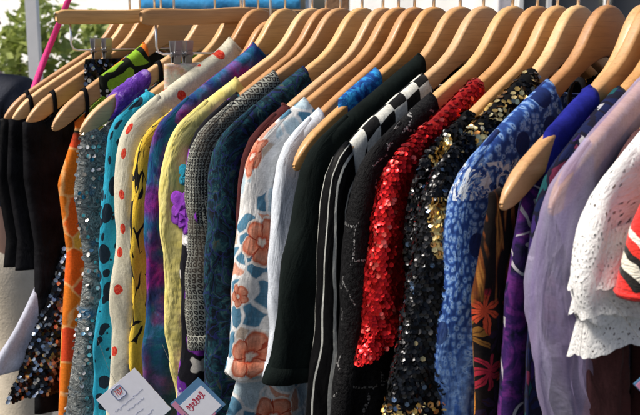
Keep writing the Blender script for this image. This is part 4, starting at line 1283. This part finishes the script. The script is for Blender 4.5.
# ------------------------------------------------------------------ the person behind the left end
def person():
    skin = NB('skin'); skin.bs(Base_Color=(.42, .24, .17), Roughness=.55)
    navy = plain_obj('navy_shirt_cloth', (.008, .011, .022), (.014, .019, .036), 20, .85, .3)
    khaki = plain_obj('khaki_trouser_cloth', (.42, .37, .29), (.52, .46, .37), 20, .85, .3)
    hair = plain_obj('dark_hair', (.012, .009, .007), (.03, .022, .016), 60, .5, .6)
    shoe = plain_obj('brown_shoe_leather', (.05, .03, .02), (.08, .05, .03), 20, .5, .2)
    o = empty('person', (PX, PY, 0), R(205), 'person in a navy shirt and khaki trousers standing behind the black dresses', 'person')
    o.scale = (.93, .93, .90)
    def skinned(name, verts, edges, rad, mat, sub=2, root=0):
        me = bpy.data.meshes.new(name); me.from_pydata(verts, edges, []); me.materials.append(mat)
        ob = bpy.data.objects.new(name, me); COL.objects.link(ob); ob.parent = o
        m = ob.modifiers.new('skin', 'SKIN'); m.use_smooth_shade = True
        for i, r in enumerate(rad):
            d = me.skin_vertices[0].data[i]; d.radius = r if isinstance(r, tuple) else (r, r); d.use_root = (i == root)
        s = ob.modifiers.new('smooth', 'SUBSURF'); s.levels = sub; s.render_levels = sub
        return ob
    # body: pelvis, spine, neck, head; arms; legs (x across the shoulders, -y forward)
    v = [(0, 0, .95), (0, .0, 1.10), (0, .01, 1.26), (0, .015, 1.40), (0, .0, 1.50), (0, -.015, 1.57), (0, -.025, 1.66), (0, -.02, 1.74)]
    e = [(0, 1), (1, 2), (2, 3), (3, 4), (4, 5), (5, 6), (6, 7)]
    r = [(.155, .115), (.140, .105), (.160, .115), (.135, .09), .058, .060, .082, .060]
    for s in (-1, 1):
        b = len(v)
        v += [(s*.17, .01, 1.405), (s*.240, .02, 1.20), (s*.19, -.13, 1.03), (s*.14, -.17, 1.02)]
        e += [(3, b), (b, b+1), (b+1, b+2), (b+2, b+3)]; r += [.062, .045, .033, .028]
        h_arm = b+3
        b = len(v)
        v += [(s*.095, 0, .86), (s*.105, -.01, .50), (s*.11, .02, .10), (s*.115, -.10, .045)]
        e += [(0, b), (b, b+1), (b+1, b+2), (b+2, b+3)]; r += [.095, .062, .045, .038]
        for k_ in range(5):
            b2 = len(v); h0 = h_arm
            if k_ < 4:
                z = 1.045 - k_*.018; ln = (.075, .085, .08, .062)[k_]
                v += [(s*.105, -.185, z), (s*(.105-ln*.5), -.192, z-.004), (s*(.105-ln*.85), -.184, z-.006)]
                e += [(h0, b2), (b2, b2+1), (b2+1, b2+2)]; r += [.010, .009, .007]
            else:
                v += [(s*.12, -.180, 1.065), (s*.10, -.188, 1.085)]
                e += [(h0, b2), (b2, b2+1)]; r += [.011, .008]
    skinned('body', v, e, r, skin.m)
    # face features joined to the head
    b = MB(); b.tube([(0, -.105, 1.68), (0, -.125, 1.645), (0, -.108, 1.635)], [.008, .013, .010], 8); b.tube([(-.022, -.100, 1.605), (0, -.107, 1.604), (.022, -.100, 1.605)], .006, 6)
    for s in (-1, 1): b.tube([(s*.082, -.02, 1.69), (s*.09, -.012, 1.665), (s*.082, -.018, 1.635)], [.008, .013, .008], 8)
    b.build('face_features', skin.m, o, True)
    v = [(0, .0, .98), (0, 0, 1.12), (0, .01, 1.27), (0, .015, 1.405), (0, .0, 1.475)]; e = [(0, 1), (1, 2), (2, 3), (3, 4)]; r = [(.20, .145), (.178, .13), (.182, .130), (.150, .105), .072]
    for s in (-1, 1):
        k_ = len(v); v += [(s*.175, .01, 1.415), (s*.240, .02, 1.20), (s*.19, -.13, 1.03)]; e += [(3, k_), (k_, k_+1), (k_+1, k_+2)]; r += [.078, .060, .046]
    skinned('shirt', v, e, r, navy)
    v = [(0, 0, 1.0), (0, 0, .93)]; e = [(0, 1)]; r = [(.185, .135), (.205, .15)]
    for s in (-1, 1):
        k_ = len(v); v += [(s*.105, 0, .84), (s*.125, -.01, .50), (s*.13, .02, .09)]; e += [(1, k_), (k_, k_+1), (k_+1, k_+2)]; r += [.135, .105, .09]
    skinned('trousers', v, e, r, khaki)
    v = [(0, .025, 1.70), (0, .005, 1.762), (0, .06, 1.66)]; skinned('hair', v, [(0, 1), (0, 2)], [.092, .068, .07], hair)
    for s in (-1, 1):
        skinned('shoe', [(s*.112, .04, .05), (s*.114, -.06, .042), (s*.118, -.15, .035)], [(0, 1), (1, 2)], [(.05, .048), (.05, .04), (.04, .03)], shoe)
PX, PY = -1.995, .405
person()

# ================================================================== LIGHT, CAMERA
w = bpy.data.worlds.new('World'); scene.world = w; w.use_nodes = True
nt = w.node_tree
bg = nt.nodes['Background']
sky = nt.nodes.new('ShaderNodeTexSky'); sky.sky_type = 'NISHITA'; sky.sun_disc = False
SUN_EL, SUN_AZ = R(51), R(212)          # azimuth measured clockwise from +Y
sky.sun_elevation = SUN_EL; sky.sun_rotation = SUN_AZ
sky.air_density = 1.0; sky.dust_density = 4.0; sky.ozone_density = 1.0
nt.links.new(sky.outputs[0], bg.inputs[0]); bg.inputs[1].default_value = .085
sl = bpy.data.lights.new('Sun', 'SUN'); sl.energy = 3.8; sl.angle = R(15); sl.color = (1.0, .93, .83)
so = bpy.data.objects.new('Sun', sl); COL.objects.link(so)
d = Vector((math.sin(SUN_AZ)*math.cos(SUN_EL), math.cos(SUN_AZ)*math.cos(SUN_EL), math.sin(SUN_EL)))
so.rotation_euler = d.to_track_quat('Z', 'Y').to_euler()

cd = bpy.data.cameras.new('Camera'); cam = bpy.data.objects.new('Camera', cd); COL.objects.link(cam)
cam.location = CAM; cam.rotation_euler = (R(90-11.2), 0, R(47))
cd.sensor_width = 36; cd.lens = 54; cd.clip_start = .02; cd.clip_end = 600
cd.dof.use_dof = True; cd.dof.focus_distance = 1.10; cd.dof.aperture_fstop = 16
scene.camera = cam
scene.view_settings.view_transform = 'Standard'; scene.view_settings.look = 'None'
scene.view_settings.exposure = .52; scene.view_settings.gamma = 1
scene.cycles.max_bounces = 8
scene.cycles.transparent_max_bounces = 12
